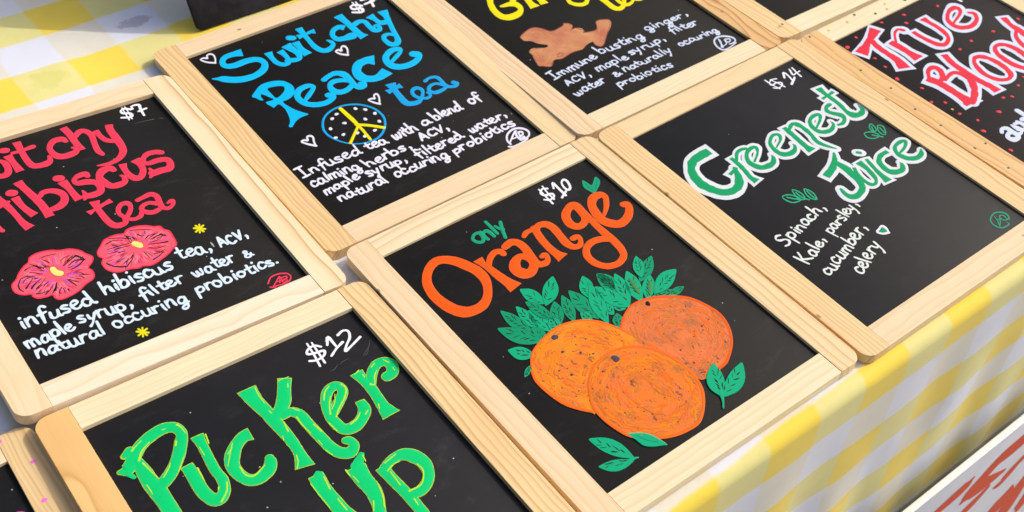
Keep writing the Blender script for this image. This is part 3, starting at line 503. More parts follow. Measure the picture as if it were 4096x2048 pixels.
  ["painted_word","large orange title word",1,[["S","orange",1,1,[-4169,4670,348,-3815,4981,355,-3434,5105,399,-3128,4993,405,-2841,4693,455,-2641,4277,460,-2484,3837,451,-2502,3323,396,-2719,2865,329,-3034,2514,350,-3407,2330,411,-3800,2341,456,-4071,2455,526,-4298,2749,506,-4441,3161,476,-4504,3721,424,-4398,4280,374]],["S","orange",1,0,[-2108,4310,-446,-2087,3967,271,-2029,3613,317,-1973,3139,385,-1901,2750,433,-1821,2328,-636]],["S","orange",1,0,[-1959,3815,223,-1700,4077,250,-1371,4232,271,-1154,4145,291,-1138,3993,267]],["S","orange",1,0,[-869,4238,299,-550,4310,348,-332,4159,354,-279,3797,359,-357,3336,360,-431,2942,369,-404,2797,331]],["S","orange",1,1,[-1093,3339,417,-792,3510,317,-575,3423,324,-489,3109,317,-607,2812,342,-907,2645,430,-1151,2753,536,-1254,3042,476]],["S","orange",1,0,[-421,2887,311,-316,2751,309,-113,2705,284,81,2824,208,121,3052,260,-45,3039,198]],["S","orange",1,0,[84,4281,200,282,4395,223,557,4385,224,751,4351,306]],["S","orange",1,0,[688,4395,321,551,3826,327,496,3276,342,526,2835,382,593,2532,-586]],["S","orange",1,0,[687,4362,224,984,4425,303,1224,4293,358,1307,3967,359,1253,3539,337,1196,3051,356,1295,2755,297,1535,2686,255,1741,2871,196,1780,3095,262,1552,3120,254]],["S","orange",1,1,[2153,4263,359,2557,4536,345,2810,4501,429,2820,4148,368,2672,3701,296,2374,3500,312,2110,3547,362,1994,3829,385]],["S","orange",1,0,[2857,4191,335,2821,3666,295,2781,3083,311,2778,2550,361,2780,2086,351,2714,1608,321,2534,1280,281,2126,1116,287,1682,1235,312,1413,1612,327,1405,2064,314,1650,2411,285,2017,2548,313,2377,2497,319,2690,2333,320]],["S","orange",1,0,[3396,3407,136,3809,3745,215,4126,4158,260,4077,4404,363,3732,4429,381,3408,4160,352,3232,3726,391,3167,3292,417,3316,2931,451,3630,2700,405,4082,2798,357,4452,3094,322,4599,3377,304,4455,3440,324]]]],
  ["leaf","pair of small green leaves above the title",1,[["P","green",1,1,[[4035,5474,4097,5286,4147,5035,4389,5195,4614,5333,4629,5104,4489,4910,4210,4741,3937,4607,3835,4855,3801,5092,3886,5286]]],["S","greendark",2,0,[3992,5286,25,3970,5013,31,4000,4741,26]],["S","greendark",2,0,[4529,5172,20,4326,4949,24,4072,4764,20]]]],
  ["price","white price, ten",1,[["S","white",1,0,[2548,5893,104,2365,5983,86,2154,5829,84,2207,5630,117,2503,5554,118,2464,5369,80,2209,5319,96,2037,5451,93]],["S","white",1,0,[2231,6039,77,2196,5553,77,2169,5095,96]],["S","white",1,0,[2469,6112,70,2390,5667,71,2372,5256,87]],["S","white",1,0,[2756,5751,81,2940,6027,114,2925,5693,108,2900,5176,127]],["S","white",1,0,[2689,5144,100,3063,5348,100]],["S","white",1,1,[3240,5836,80,3435,5934,115,3477,5746,114,3357,5433,105,3188,5355,117,3147,5555,96]]]],
  ["price_sticker",None,1,[["P","sticker",0,0,[[1751,6296,1663,5082,1824,4971,3418,4856,3751,6252]]]]],
  ["leaf",None,1,[["P","teal",1,1,[[-1760,2189,-1833,1991,-1879,1731,-1847,1493,-1738,1301,-1575,1165,-1442,1088,-1401,1111,-1348,1294,-1305,1549,-1330,1792,-1435,1990,-1605,2124]]],["S","dark",1,1,[-1760,2189,19,-1833,1991,20,-1879,1731,21,-1847,1493,23,-1738,1301,24,-1575,1165,24,-1442,1088,23,-1401,1111,19,-1348,1294,20,-1305,1549,21,-1330,1792,23,-1435,1990,25,-1605,2124,25]],["S","dark",2,0,[-1697,1765,15,-1747,1813,29,-1797,1862,15]],["S","dark",2,0,[-1624,1668,15,-1676,1714,47,-1729,1761,15]],["S","dark",2,0,[-1518,1598,11,-1471,1702,20,-1424,1806,11]],["S","dark",2,0,[-1618,1571,14,-1704,1598,46,-1790,1625,14]],["S","dark",2,0,[-1581,1410,15,-1638,1454,25,-1695,1498,15]],["S","dark",2,0,[-1540,1251,15,-1583,1303,40,-1626,1355,15]]]],
  ["leaf",None,1,[["P","teal",2,1,[[-348,2001,-552,1972,-821,1878,-1069,1708,-1271,1481,-1414,1227,-1496,1042,-1469,1005,-1263,1020,-981,1085,-723,1234,-523,1468,-399,1761]]],["S","dark",2,1,[-348,2001,25,-552,1972,21,-821,1878,19,-1069,1708,18,-1271,1481,18,-1414,1227,19,-1496,1042,20,-1469,1005,22,-1263,1020,21,-981,1085,19,-723,1234,18,-523,1468,19,-399,1761,20]],["S","dark",3,0,[-656,1659,12,-572,1696,40,-487,1734,12]],["S","dark",3,0,[-719,1749,12,-677,1844,33,-634,1940,12]],["S","dark",3,0,[-771,1594,12,-674,1614,29,-576,1634,12]],["S","dark",3,0,[-817,1649,11,-765,1731,33,-713,1813,11]],["S","dark",3,0,[-835,1492,12,-744,1519,29,-653,1547,12]],["S","dark",3,0,[-1054,1420,12,-1032,1541,21,-1009,1661,12]],["S","dark",3,0,[-1182,1339,12,-1147,1441,36,-1111,1544,12]],["S","dark",3,0,[-1270,1178,13,-1164,1183,41,-1058,1187,13]],["S","dark",3,0,[-1290,1269,12,-1252,1367,36,-1214,1465,12]]]],
  ["leaf",None,1,[["P","teal2",3,1,[[-1984,1583,-2046,1379,-2084,1104,-2053,839,-1955,610,-1809,433,-1691,326,-1655,344,-1610,534,-1574,804,-1600,1072,-1694,1307,-1846,1484]]],["S","dark",3,1,[-1984,1583,19,-2046,1379,20,-2084,1104,21,-2053,839,22,-1955,610,24,-1809,433,24,-1691,326,24,-1655,344,19,-1610,534,20,-1574,804,21,-1600,1072,23,-1694,1307,24,-1846,1484,24]],["S","dark",4,0,[-1872,1276,13,-1874,1361,32,-1875,1445,13]],["S","dark",4,0,[-1925,1226,15,-1987,1278,46,-2050,1330,15]],["S","dark",4,0,[-1857,1136,12,-1850,1225,35,-1844,1313,12]],["S","dark",4,0,[-1785,1013,12,-1761,1110,24,-1738,1207,12]],["S","dark",4,0,[-1876,982,14,-1922,1043,49,-1969,1104,14]],["S","dark",4,0,[-1843,782,14,-1882,846,45,-1923,909,14]],["S","dark",4,0,[-1733,711,12,-1716,804,42,-1698,898,12]],["S","dark",4,0,[-1775,654,14,-1847,702,48,-1917,750,14]],["S","dark",4,0,[-1682,548,12,-1664,641,28,-1646,734,12]],["S","dark",4,0,[-1759,510,14,-1816,565,39,-1874,619,14]]]],
  ["leaf",None,1,[["P","teal",1,1,[[-2400,1607,-2502,1416,-2599,1147,-2632,871,-2597,617,-2507,406,-2426,271,-2390,281,-2307,461,-2213,725,-2174,1002,-2205,1261,-2300,1475]]],["S","dark",1,1,[-2400,1607,20,-2502,1416,19,-2599,1147,19,-2632,871,21,-2597,617,22,-2507,406,23,-2426,271,23,-2390,281,18,-2307,461,19,-2213,725,19,-2174,1002,21,-2205,1261,23,-2300,1475,24]],["S","dark",2,0,[-2382,1205,11,-2336,1299,35,-2288,1393,11]],["S","dark",2,0,[-2457,1173,13,-2469,1250,36,-2480,1327,13]],["S","dark",2,0,[-2354,1075,12,-2344,1158,33,-2334,1241,12]],["S","dark",2,0,[-2435,1019,14,-2483,1086,46,-2530,1152,14]],["S","dark",2,0,[-2432,993,14,-2478,1060,42,-2524,1127,14]],["S","dark",2,0,[-2365,839,11,-2306,935,20,-2247,1032,11]],["S","dark",2,0,[-2427,786,14,-2471,853,27,-2514,920,14]],["S","dark",2,0,[-2361,701,11,-2315,794,37,-2268,887,11]],["S","dark",2,0,[-2446,677,13,-2465,751,28,-2485,825,13]],["S","dark",2,0,[-2446,520,13,-2469,593,30,-2493,665,13]]]],
  ["leaf",None,1,[["P","teal2",2,1,[[-2989,1756,-3077,1514,-3140,1189,-3117,876,-3006,607,-2833,402,-2689,280,-2650,298,-2621,504,-2600,804,-2632,1113,-2723,1395,-2863,1621]]],["S","dark",2,1,[-2989,1756,19,-3077,1514,19,-3140,1189,20,-3117,876,22,-3006,607,23,-2833,402,23,-2689,280,23,-2650,298,19,-2621,504,20,-2600,804,21,-2632,1113,22,-2723,1395,23,-2863,1621,24]],["S","dark",3,0,[-2920,1327,14,-2968,1401,44,-3017,1475,14]],["S","dark",3,0,[-2836,1182,12,-2812,1292,29,-2788,1402,12]],["S","dark",3,0,[-2889,1202,14,-2963,1263,29,-3038,1324,14]],["S","dark",3,0,[-2814,1057,11,-2780,1172,33,-2746,1287,11]],["S","dark",3,0,[-2875,1068,14,-2947,1130,51,-3019,1193,14]],["S","dark",3,0,[-2858,884,14,-2914,955,37,-2970,1025,14]],["S","dark",3,0,[-2716,769,12,-2688,880,33,-2661,991,12]],["S","dark",3,0,[-2784,740,14,-2868,797,34,-2952,853,14]],["S","dark",3,0,[-2703,606,12,-2699,704,31,-2696,803,12]],["S","dark",3,0,[-2756,562,14,-2820,627,31,-2884,693,14]]]],
  ["leaf",None,1,[["P","teal2",3,1,[[-3595,1140,-3613,852,-3566,488,-3415,172,-3170,-64,-2868,-208,-2635,-277,-2592,-242,-2635,-13,-2726,310,-2889,620,-3115,877,-3382,1053]]],["S","dark",3,1,[-3595,1140,18,-3613,852,20,-3566,488,22,-3415,172,23,-3170,-64,23,-2868,-208,22,-2635,-277,21,-2592,-242,20,-2635,-13,22,-2726,310,22,-2889,620,23,-3115,877,23,-3382,1053,23]],["S","dark",4,0,[-3278,763,13,-3308,872,27,-3338,982,13]],["S","dark",4,0,[-3359,661,14,-3432,732,41,-3506,804,14]],["S","dark",4,0,[-3219,651,13,-3237,770,23,-3255,890,13]],["S","dark",4,0,[-3284,642,14,-3373,701,24,-3461,760,14]],["S","dark",4,0,[-3132,440,13,-3265,461,28,-3397,482,13]],["S","dark",4,0,[-2938,346,13,-2957,464,41,-2976,582,13]],["S","dark",4,0,[-3001,236,13,-3124,266,28,-3245,296,13]],["S","dark",4,0,[-2913,130,13,-3030,164,43,-3148,198,13]],["S","dark",4,0,[-2741,49,13,-2774,154,24,-2807,260,13]],["S","dark",4,0,[-2819,-62,14,-2909,-5,40,-2998,53,14]]]],
  ["leaf",None,1,[["P","teal",1,1,[[-2151,1197,-2273,1000,-2383,731,-2411,466,-2351,232,-2224,45,-2113,-70,-2066,-55,-1969,129,-1863,392,-1827,661,-1880,901,-2014,1088]]],["S","dark",1,1,[-2151,1197,20,-2273,1000,18,-2383,731,19,-2411,466,21,-2351,232,23,-2224,45,23,-2113,-70,23,-2066,-55,18,-1969,129,18,-1863,392,19,-1827,661,21,-1880,901,23,-2014,1088,24]],["S","dark",2,0,[-2087,895,12,-2065,980,36,-2043,1065,12]],["S","dark",2,0,[-2183,838,14,-2211,906,33,-2239,974,14]],["S","dark",2,0,[-2097,731,11,-2032,830,22,-1968,929,11]],["S","dark",2,0,[-2063,624,11,-2012,719,25,-1959,813,11]],["S","dark",2,0,[-2172,591,14,-2217,652,50,-2262,714,14]],["S","dark",2,0,[-2047,450,11,-2019,537,22,-1990,623,11]],["S","dark",2,0,[-2185,435,13,-2206,504,34,-2227,574,13]],["S","dark",2,0,[-2042,218,12,-2023,301,25,-2005,383,12]],["S","dark",2,0,[-2156,191,14,-2191,256,31,-2227,320,14]]]],
  ["leaf",None,1,[["P","teal2",2,1,[[-1107,998,-1290,909,-1503,755,-1657,557,-1736,336,-1745,116,-1727,-38,-1688,-51,-1529,41,-1323,192,-1162,386,-1076,607,-1070,833]]],["S","dark",2,1,[-1107,998,24,-1290,909,18,-1503,755,18,-1657,557,18,-1736,336,20,-1745,116,21,-1727,-38,23,-1688,-51,19,-1529,41,18,-1323,192,18,-1162,386,18,-1076,607,20,-1070,833,22]],["S","dark",3,0,[-1311,694,12,-1295,764,25,-1280,835,12]],["S","dark",3,0,[-1310,589,11,-1218,633,35,-1125,677,11]],["S","dark",3,0,[-1352,476,11,-1272,524,25,-1192,571,11]],["S","dark",3,0,[-1454,496,13,-1471,577,47,-1489,658,13]],["S","dark",3,0,[-1426,361,11,-1367,416,20,-1308,470,11]],["S","dark",3,0,[-1509,423,12,-1494,492,20,-1479,562,12]],["S","dark",3,0,[-1516,239,11,-1430,284,21,-1344,329,11]],["S","dark",3,0,[-1580,264,13,-1583,340,21,-1586,416,13]],["S","dark",3,0,[-1575,112,11,-1507,163,29,-1439,213,11]],["S","dark",3,0,[-1669,142,11,-1644,207,28,-1620,273,11]]]],
  ["leaf",None,1,[["P","teal2",3,1,[[-695,1070,-847,919,-1021,693,-1140,439,-1195,182,-1190,-51,-1167,-206,-1129,-209,-979,-65,-792,156,-658,408,-604,667,-633,907]]],["S","dark",3,1,[-695,1070,22,-847,919,18,-1021,693,18,-1140,439,19,-1195,182,21,-1190,-51,22,-1167,-206,23,-1129,-209,18,-979,-65,18,-792,156,18,-658,408,19,-604,667,21,-633,907,23]],["S","dark",4,0,[-812,682,11,-736,757,35,-660,831,11]],["S","dark",4,0,[-842,552,11,-775,626,29,-707,701,11]],["S","dark",4,0,[-932,535,13,-927,613,34,-921,691,13]],["S","dark",4,0,[-958,436,14,-977,516,41,-996,596,14]],["S","dark",4,0,[-946,292,11,-888,366,38,-829,441,11]],["S","dark",4,0,[-992,279,14,-1011,358,27,-1030,438,14]],["S","dark",4,0,[-975,187,11,-912,261,19,-850,335,11]],["S","dark",4,0,[-1049,219,14,-1069,298,37,-1090,378,14]],["S","dark",4,0,[-1020,12,11,-970,86,32,-920,161,11]],["S","dark",4,0,[-1112,13,13,-1117,90,45,-1122,168,13]]]],
  ["leaf",None,1,[["P","teal2",1,1,[[-326,1114,-483,858,-629,505,-675,154,-612,-162,-463,-417,-329,-576,-277,-561,-178,-332,-66,3,-23,354,-67,681,-194,950]]],["S","dark",1,1,[-326,1114,20,-483,858,19,-629,505,20,-675,154,22,-612,-162,23,-463,-417,24,-329,-576,24,-277,-561,18,-178,-332,19,-66,3,20,-23,354,22,-67,681,24,-194,950,25]],["S","dark",2,0,[-278,635,12,-243,749,25,-208,863,12]],["S","dark",2,0,[-397,573,14,-416,669,41,-436,765,14]],["S","dark",2,0,[-292,507,12,-242,625,21,-192,744,12]],["S","dark",2,0,[-348,526,14,-386,616,24,-424,707,14]],["S","dark",2,0,[-336,278,15,-429,351,31,-522,424,15]],["S","dark",2,0,[-234,114,12,-187,230,37,-138,346,12]],["S","dark",2,0,[-342,39,15,-423,115,31,-502,192,15]],["S","dark",2,0,[-330,-94,15,-404,-16,48,-478,62,15]],["S","dark",2,0,[-239,-237,12,-209,-127,22,-178,-17,12]],["S","dark",2,0,[-359,-307,14,-398,-219,41,-438,-130,14]]]],
  ["leaf",None,1,[["P","teal",2,1,[[571,1380,388,1276,183,1109,47,909,-6,696,17,492,57,352,101,344,257,448,456,612,600,810,660,1024,633,1232]]],["S","dark",2,1,[571,1380,23,388,1276,19,183,1109,18,47,909,19,-6,696,22,17,492,23,57,352,25,101,344,19,257,448,18,456,612,18,600,810,19,660,1024,22,633,1232,24]],["S","dark",3,0,[377,1112,14,371,1181,26,366,1249,14]],["S","dark",3,0,[351,1002,14,341,1072,24,330,1141,14]],["S","dark",3,0,[366,901,11,461,952,22,556,1002,11]],["S","dark",3,0,[309,728,11,408,777,38,509,827,11]],["S","dark",3,0,[255,770,15,202,846,43,149,922,15]],["S","dark",3,0,[249,668,11,345,717,34,442,767,11]],["S","dark",3,0,[164,674,14,143,745,41,122,815,14]],["S","dark",3,0,[182,514,11,258,566,24,334,619,11]],["S","dark",3,0,[119,504,14,110,572,27,102,641,14]]]],
  ["leaf",None,1,[["P","teal",3,1,[[535,910,288,693,7,365,-185,-4,-268,-376,-251,-715,-204,-943,-156,-948,14,-738,240,-418,425,-51,536,325,561,674]]],["S","dark",3,1,[535,910,22,288,693,18,7,365,18,-185,-4,19,-268,-376,21,-251,-715,22,-204,-943,23,-156,-948,18,14,-738,18,240,-418,19,425,-51,20,536,325,21,561,674,22]],["S","dark",4,0,[397,380,11,465,491,32,535,603,11]],["S","dark",4,0,[276,340,13,288,455,30,298,571,13]],["S","dark",4,0,[337,231,11,393,343,26,449,455,12]],["S","dark",4,0,[247,274,12,269,389,38,292,504,12]],["S","dark",4,0,[134,-18,14,118,98,26,103,215,14]],["S","dark",4,0,[177,-192,11,242,-83,24,307,27,11]],["S","dark",4,0,[59,-186,14,34,-70,29,9,47,14]],["S","dark",4,0,[-5,-378,13,1,-265,27,7,-151,13]],["S","dark",4,0,[-37,-667,11,58,-562,26,154,-456,11]],["S","dark",4,0,[-132,-646,12,-115,-534,23,-98,-423,12]]]],
  ["leaf",None,1,[["P","teal2",1,1,[[1082,1179,963,998,851,749,815,503,860,283,969,107,1066,-2,1109,12,1206,180,1314,424,1357,673,1319,898,1203,1075]]],["S","dark",1,1,[1082,1179,20,963,998,19,851,749,20,815,503,23,860,283,24,969,107,25,1066,-2,25,1109,12,19,1206,180,19,1314,424,21,1357,673,23,1319,898,25,1203,1075,26]],["S","dark",2,0,[1148,900,13,1161,975,31,1173,1051,13]],["S","dark",2,0,[1054,902,15,1029,966,42,1005,1029,15]],["S","dark",2,0,[1148,730,13,1162,805,42,1175,880,13]],["S","dark",2,0,[1043,720,15,994,775,37,945,831,15]],["S","dark",2,0,[1127,642,11,1179,729,21,1231,816,11]],["S","dark",2,0,[1028,636,15,993,696,53,959,755,15]],["S","dark",2,0,[1131,497,11,1194,587,35,1258,678,11]],["S","dark",2,0,[1021,463,15,963,515,38,906,568,15]],["S","dark",2,0,[1145,397,13,1163,472,21,1181,549,13]],["S","dark",2,0,[1121,221,12,1155,302,30,1190,382,12]],["S","dark",2,0,[1062,177,15,1026,236,37,989,294,15]]]],
  ["leaf",None,1,[["P","teal",2,1,[[-662,35,-741,-70,-808,-206,-819,-330,-769,-428,-672,-495,-589,-531,-557,-518,-495,-420,-430,-286,-415,-160,-462,-60,-562,6]]],["S","dark",2,1,[-662,35,19,-741,-70,18,-808,-206,20,-819,-330,22,-769,-428,24,-672,-495,23,-589,-531,22,-557,-518,18,-495,-420,19,-430,-286,20,-415,-160,22,-462,-60,24,-562,6,24]],["S","dark",3,0,[-610,-105,11,-584,-58,41,-557,-11,11]],["S","dark",3,0,[-676,-182,14,-686,-150,43,-696,-119,14]],["S","dark",3,0,[-591,-210,11,-567,-164,38,-542,-118,11]],["S","dark",3,0,[-663,-224,14,-695,-201,45,-727,-179,14]],["S","dark",3,0,[-582,-295,11,-564,-252,23,-546,-208,11]],["S","dark",3,0,[-627,-301,13,-685,-289,23,-742,-277,13]],["S","dark",3,0,[-577,-342,11,-543,-292,33,-509,-242,11]],["S","dark",3,0,[-626,-352,14,-651,-327,24,-677,-301,14]],["S","dark",3,0,[-614,-419,14,-660,-402,35,-705,-386,14]]]],
  ["leaf",None,1,[["P","teal",3,1,[[-3903,137,-3930,-49,-3915,-273,-3822,-448,-3659,-553,-3450,-589,-3287,-591,-3253,-559,-3263,-411,-3304,-211,-3401,-40,-3553,78,-3745,131]]],["S","dark",3,1,[-3903,137,17,-3930,-49,20,-3915,-273,21,-3822,-448,22,-3659,-553,22,-3450,-589,21,-3287,-591,19,-3253,-559,19,-3263,-411,21,-3304,-211,22,-3401,-40,23,-3553,78,22,-3745,131,21]],["S","dark",4,0,[-3632,-137,12,-3641,-66,40,-3651,5,12]],["S","dark",4,0,[-3558,-161,13,-3581,-105,32,-3605,-48,13]],["S","dark",4,0,[-3661,-233,13,-3709,-201,48,-3758,-169,13]],["S","dark",4,0,[-3484,-261,12,-3488,-186,43,-3493,-111,12]],["S","dark",4,0,[-3545,-335,12,-3623,-331,27,-3701,-327,12]],["S","dark",4,0,[-3492,-386,13,-3564,-377,40,-3635,-366,13]],["S","dark",4,0,[-3346,-383,13,-3375,-331,46,-3403,-278,13]],["S","dark",4,0,[-3440,-439,13,-3500,-418,43,-3560,-396,13]]]],
  ["leaf",None,1,[["P","teal",1,1,[[-4162,-1145,-4087,-1149,-3982,-1133,-3877,-1085,-3782,-1011,-3706,-921,-3658,-851,-3664,-836,-3738,-840,-3843,-858,-3949,-904,-4044,-977,-4119,-1069]]],["S","dark",1,1,[-4162,-1145,21,-4087,-1149,19,-3982,-1133,18,-3877,-1085,17,-3782,-1011,17,-3706,-921,17,-3658,-851,18,-3664,-836,21,-3738,-840,19,-3843,-858,19,-3949,-904,18,-4044,-977,17,-4119,-1069,17]],["S","dark",2,0,[-4025,-1040,11,-4057,-1052,37,-4089,-1064,11]],["S","dark",2,0,[-4002,-1057,10,-4027,-1086,26,-4053,-1115,10]],["S","dark",2,0,[-3974,-1011,11,-4007,-1020,28,-4041,-1029,11]],["S","dark",2,0,[-3965,-1045,10,-3989,-1080,25,-4012,-1115,10]],["S","dark",2,0,[-3912,-981,12,-3950,-979,38,-3989,-976,12]],["S","dark",2,0,[-3871,-962,11,-3906,-968,20,-3941,-974,11]],["S","dark",2,0,[-3869,-981,10,-3892,-1018,34,-3914,-1054,10]],["S","dark",2,0,[-3822,-933,12,-3860,-931,24,-3898,-930,12]],["S","dark",2,0,[-3815,-952,10,-3839,-988,29,-3862,-1023,10]],["S","dark",2,0,[-3764,-887,11,-3797,-899,27,-3830,-910,11]],["S","dark",2,0,[-3745,-916,10,-3773,-940,18,-3801,-963,10]]]],
  ["leaf",None,1,[["P","teal2",2,1,[[-2553,492,-2699,358,-2842,172,-2902,-15,-2871,-185,-2765,-324,-2667,-412,-2618,-403,-2498,-277,-2359,-95,-2291,95,-2315,268,-2428,408]]],["S","dark",2,1,[-2553,492,20,-2699,358,18,-2842,172,18,-2902,-15,20,-2871,-185,22,-2765,-324,23,-2667,-412,23,-2618,-403,18,-2498,-277,18,-2359,-95,18,-2291,95,20,-2315,268,23,-2428,408,24]],["S","dark",3,0,[-2651,222,14,-2674,271,44,-2698,320,14]],["S","dark",3,0,[-2551,135,11,-2516,194,20,-2481,254,11]],["S","dark",3,0,[-2545,47,11,-2471,113,18,-2397,179,11]],["S","dark",3,0,[-2671,-35,14,-2703,12,31,-2734,59,14]],["S","dark",3,0,[-2559,-123,11,-2518,-63,21,-2478,-3,11]],["S","dark",3,0,[-2654,-128,14,-2683,-81,25,-2711,-33,14]],["S","dark",3,0,[-2569,-236,11,-2553,-181,37,-2538,-125,11]],["S","dark",3,0,[-2690,-236,14,-2722,-189,42,-2754,-142,14]]]],
  ["leaf",None,1,[["P","teal",3,1,[[-1730,492,-1866,391,-2006,246,-2074,92,-2062,-55,-1985,-181,-1908,-264,-1866,-260,-1752,-164,-1617,-20,-1542,134,-1547,282,-1631,410]]],["S","dark",3,1,[-1730,492,21,-1866,391,18,-2006,246,18,-2074,92,20,-2062,-55,22,-1985,-181,23,-1908,-264,23,-1866,-260,18,-1752,-164,18,-1617,-20,18,-1542,134,20,-1547,282,23,-1631,410,24]],["S","dark",4,0,[-1745,271,11,-1699,320,28,-1653,368,11]],["S","dark",4,0,[-1800,269,14,-1816,312,23,-1832,355,14]],["S","dark",4,0,[-1744,226,11,-1698,274,33,-1651,323,11]],["S","dark",4,0,[-1825,238,13,-1830,282,33,-1835,326,13]],["S","dark",4,0,[-1786,119,11,-1728,168,31,-1669,218,11]],["S","dark",4,0,[-1843,116,14,-1886,157,41,-1930,198,14]],["S","dark",4,0,[-1778,34,11,-1741,82,38,-1703,129,11]],["S","dark",4,0,[-1892,10,14,-1936,51,34,-1980,92,14]],["S","dark",4,0,[-1805,-42,11,-1735,8,31,-1665,58,11]],["S","dark",4,0,[-1890,-114,13,-1899,-71,48,-1909,-27,13]]]],
  ["leaf",None,1,[["P","teal2",1,1,[[1087,1177,1013,981,960,717,980,466,1073,251,1220,88,1339,-10,1379,9,1434,191,1484,451,1470,706,1381,926,1228,1089]]],["S","dark",1,1,[1087,1177,19,1013,981,21,960,717,22,980,466,24,1073,251,25,1220,88,25,1339,-10,24,1379,9,20,1434,191,21,1484,451,22,1470,706,24,1381,926,26,1228,1089,26]],["S","dark",2,0,[1218,862,13,1238,951,45,1258,1040,13]],["S","dark",2,0,[1143,796,15,1083,845,36,1023,894,15]],["S","dark",2,0,[1129,730,15,1082,786,39,1035,841,15]],["S","dark",2,0,[1258,606,13,1279,694,43,1299,783,13]],["S","dark",2,0,[1310,492,12,1349,589,23,1388,687,12]],["S","dark",2,0,[1232,445,15,1164,490,46,1097,536,15]],["S","dark",2,0,[1267,306,15,1218,361,52,1169,415,15]],["S","dark",2,0,[1338,234,13,1349,318,24,1361,402,13]],["S","dark",2,0,[1267,206,15,1233,267,34,1199,329,15]]]],
  ["leaf",None,1,[["P","teal",2,1,[[1640,792,1461,614,1255,345,1109,46,1037,-253,1033,-524,1051,-704,1095,-707,1271,-537,1494,-277,1657,19,1729,323,1705,603]]],["S","dark",2,1,[1640,792,22,1461,614,19,1255,345,19,1109,46,20,1037,-253,21,1033,-524,22,1051,-704,24,1095,-707,18,1271,-537,18,1494,-277,19,1657,19,20,1729,323,22,1705,603,24]],["S","dark",3,0,[1492,350,11,1558,439,24,1623,529,11]],["S","dark",3,0,[1398,326,14,1399,418,26,1399,511,14]],["S","dark",3,0,[1481,228,12,1532,318,42,1583,408,12]],["S","dark",3,0,[1384,20,11,1490,107,33,1598,193,11]],["S","dark",3,0,[1313,39,14,1307,131,42,1301,223,14]],["S","dark",3,0,[1313,-143,11,1418,-57,22,1523,29,11]],["S","dark",3,0,[1244,-107,14,1240,-15,49,1236,76,14]],["S","dark",3,0,[1282,-238,11,1354,-151,34,1427,-63,11]],["S","dark",3,0,[1137,-481,14,1128,-390,42,1119,-299,14]]]],
  ["leaf",None,1,[["P","teal",3,1,[[578,698,481,437,418,90,456,-234,596,-505,807,-704,982,-820,1030,-795,1073,-569,1104,-245,1062,79,939,364,749,578]]],["S","dark",3,1,[578,698,19,481,437,20,418,90,22,456,-234,24,596,-505,25,807,-704,24,982,-820,23,1030,-795,20,1073,-569,21,1104,-245,22,1062,79,24,939,364,25,749,578,25]],["S","dark",4,0,[769,296,13,788,410,40,806,525,13]],["S","dark",4,0,[643,258,15,580,329,26,516,400,15]],["S","dark",4,0,[674,79,15,613,152,30,553,225,15]],["S","dark",4,0,[848,7,12,885,130,29,922,254,12]],["S","dark",4,0,[843,-143,12,900,-10,35,957,124,12]],["S","dark",4,0,[835,-369,14,736,-317,45,637,-265,14]],["S","dark",4,0,[878,-571,15,801,-508,30,724,-444,15]]]],
  ["leaf",None,1,[["P","teal",1,1,[[539,879,310,668,45,348,-145,-12,-238,-377,-240,-710,-211,-934,-170,-939,-12,-734,200,-421,380,-63,499,306,544,647]]],["S","dark",1,1,[539,879,23,310,668,18,45,348,19,-145,-12,19,-238,-377,21,-240,-710,22,-211,-934,23,-170,-939,18,-12,-734,18,200,-421,19,380,-63,19,499,306,21,544,647,22]],["S","dark",2,0,[357,334,11,421,442,40,487,551,11]],["S","dark",2,0,[268,329,12,290,441,25,313,554,12]],["S","dark",2,0,[308,197,11,406,302,34,504,407,11]],["S","dark",2,0,[235,235,13,246,348,40,258,462,13]],["S","dark",2,0,[215,-22,11,283,85,27,351,193,11]],["S","dark",2,0,[148,-19,14,134,96,25,120,210,14]],["S","dark",2,0,[123,-215,11,231,-112,23,338,-9,11]],["S","dark",2,0,[23,-246,12,49,-136,40,75,-26,12]],["S","dark",2,0,[66,-377,11,170,-276,35,274,-173,11]],["S","dark",2,0,[-33,-388,13,-28,-277,28,-22,-165,13]],["S","dark",2,0,[-35,-675,11,39,-571,40,113,-467,11]],["S","dark",2,0,[-122,-647,13,-118,-536,45,-114,-425,13]]]],
  ["leaf",None,1,[["P","teal",2,1,[[2096,632,1873,453,1627,186,1470,-111,1418,-409,1460,-678,1522,-858,1573,-860,1740,-688,1953,-427,2110,-131,2182,170,2159,446]]],["S","dark",2,1,[2096,632,22,1873,453,18,1627,186,19,1470,-111,20,1418,-409,22,1460,-678,24,1522,-858,25,1573,-860,18,1740,-688,18,1953,-427,19,2110,-131,20,2182,170,22,2159,446,24]],["S","dark",3,0,[1976,95,11,2062,184,33,2147,273,11]],["S","dark",3,0,[1847,78,15,1823,169,53,1798,261,15]],["S","dark",3,0,[1883,-111,11,1955,-22,25,2027,66,11]],["S","dark",3,0,[1775,-103,14,1760,-12,52,1745,79,14]],["S","dark",3,0,[1821,-221,11,1903,-134,20,1986,-46,11]],["S","dark",3,0,[1726,-227,15,1685,-136,33,1644,-44,15]],["S","dark",3,0,[1743,-441,11,1845,-355,32,1946,-268,11]],["S","dark",3,0,[1687,-420,15,1663,-329,40,1640,-238,15]],["S","dark",3,0,[1710,-558,11,1773,-470,19,1837,-383,11]]]],
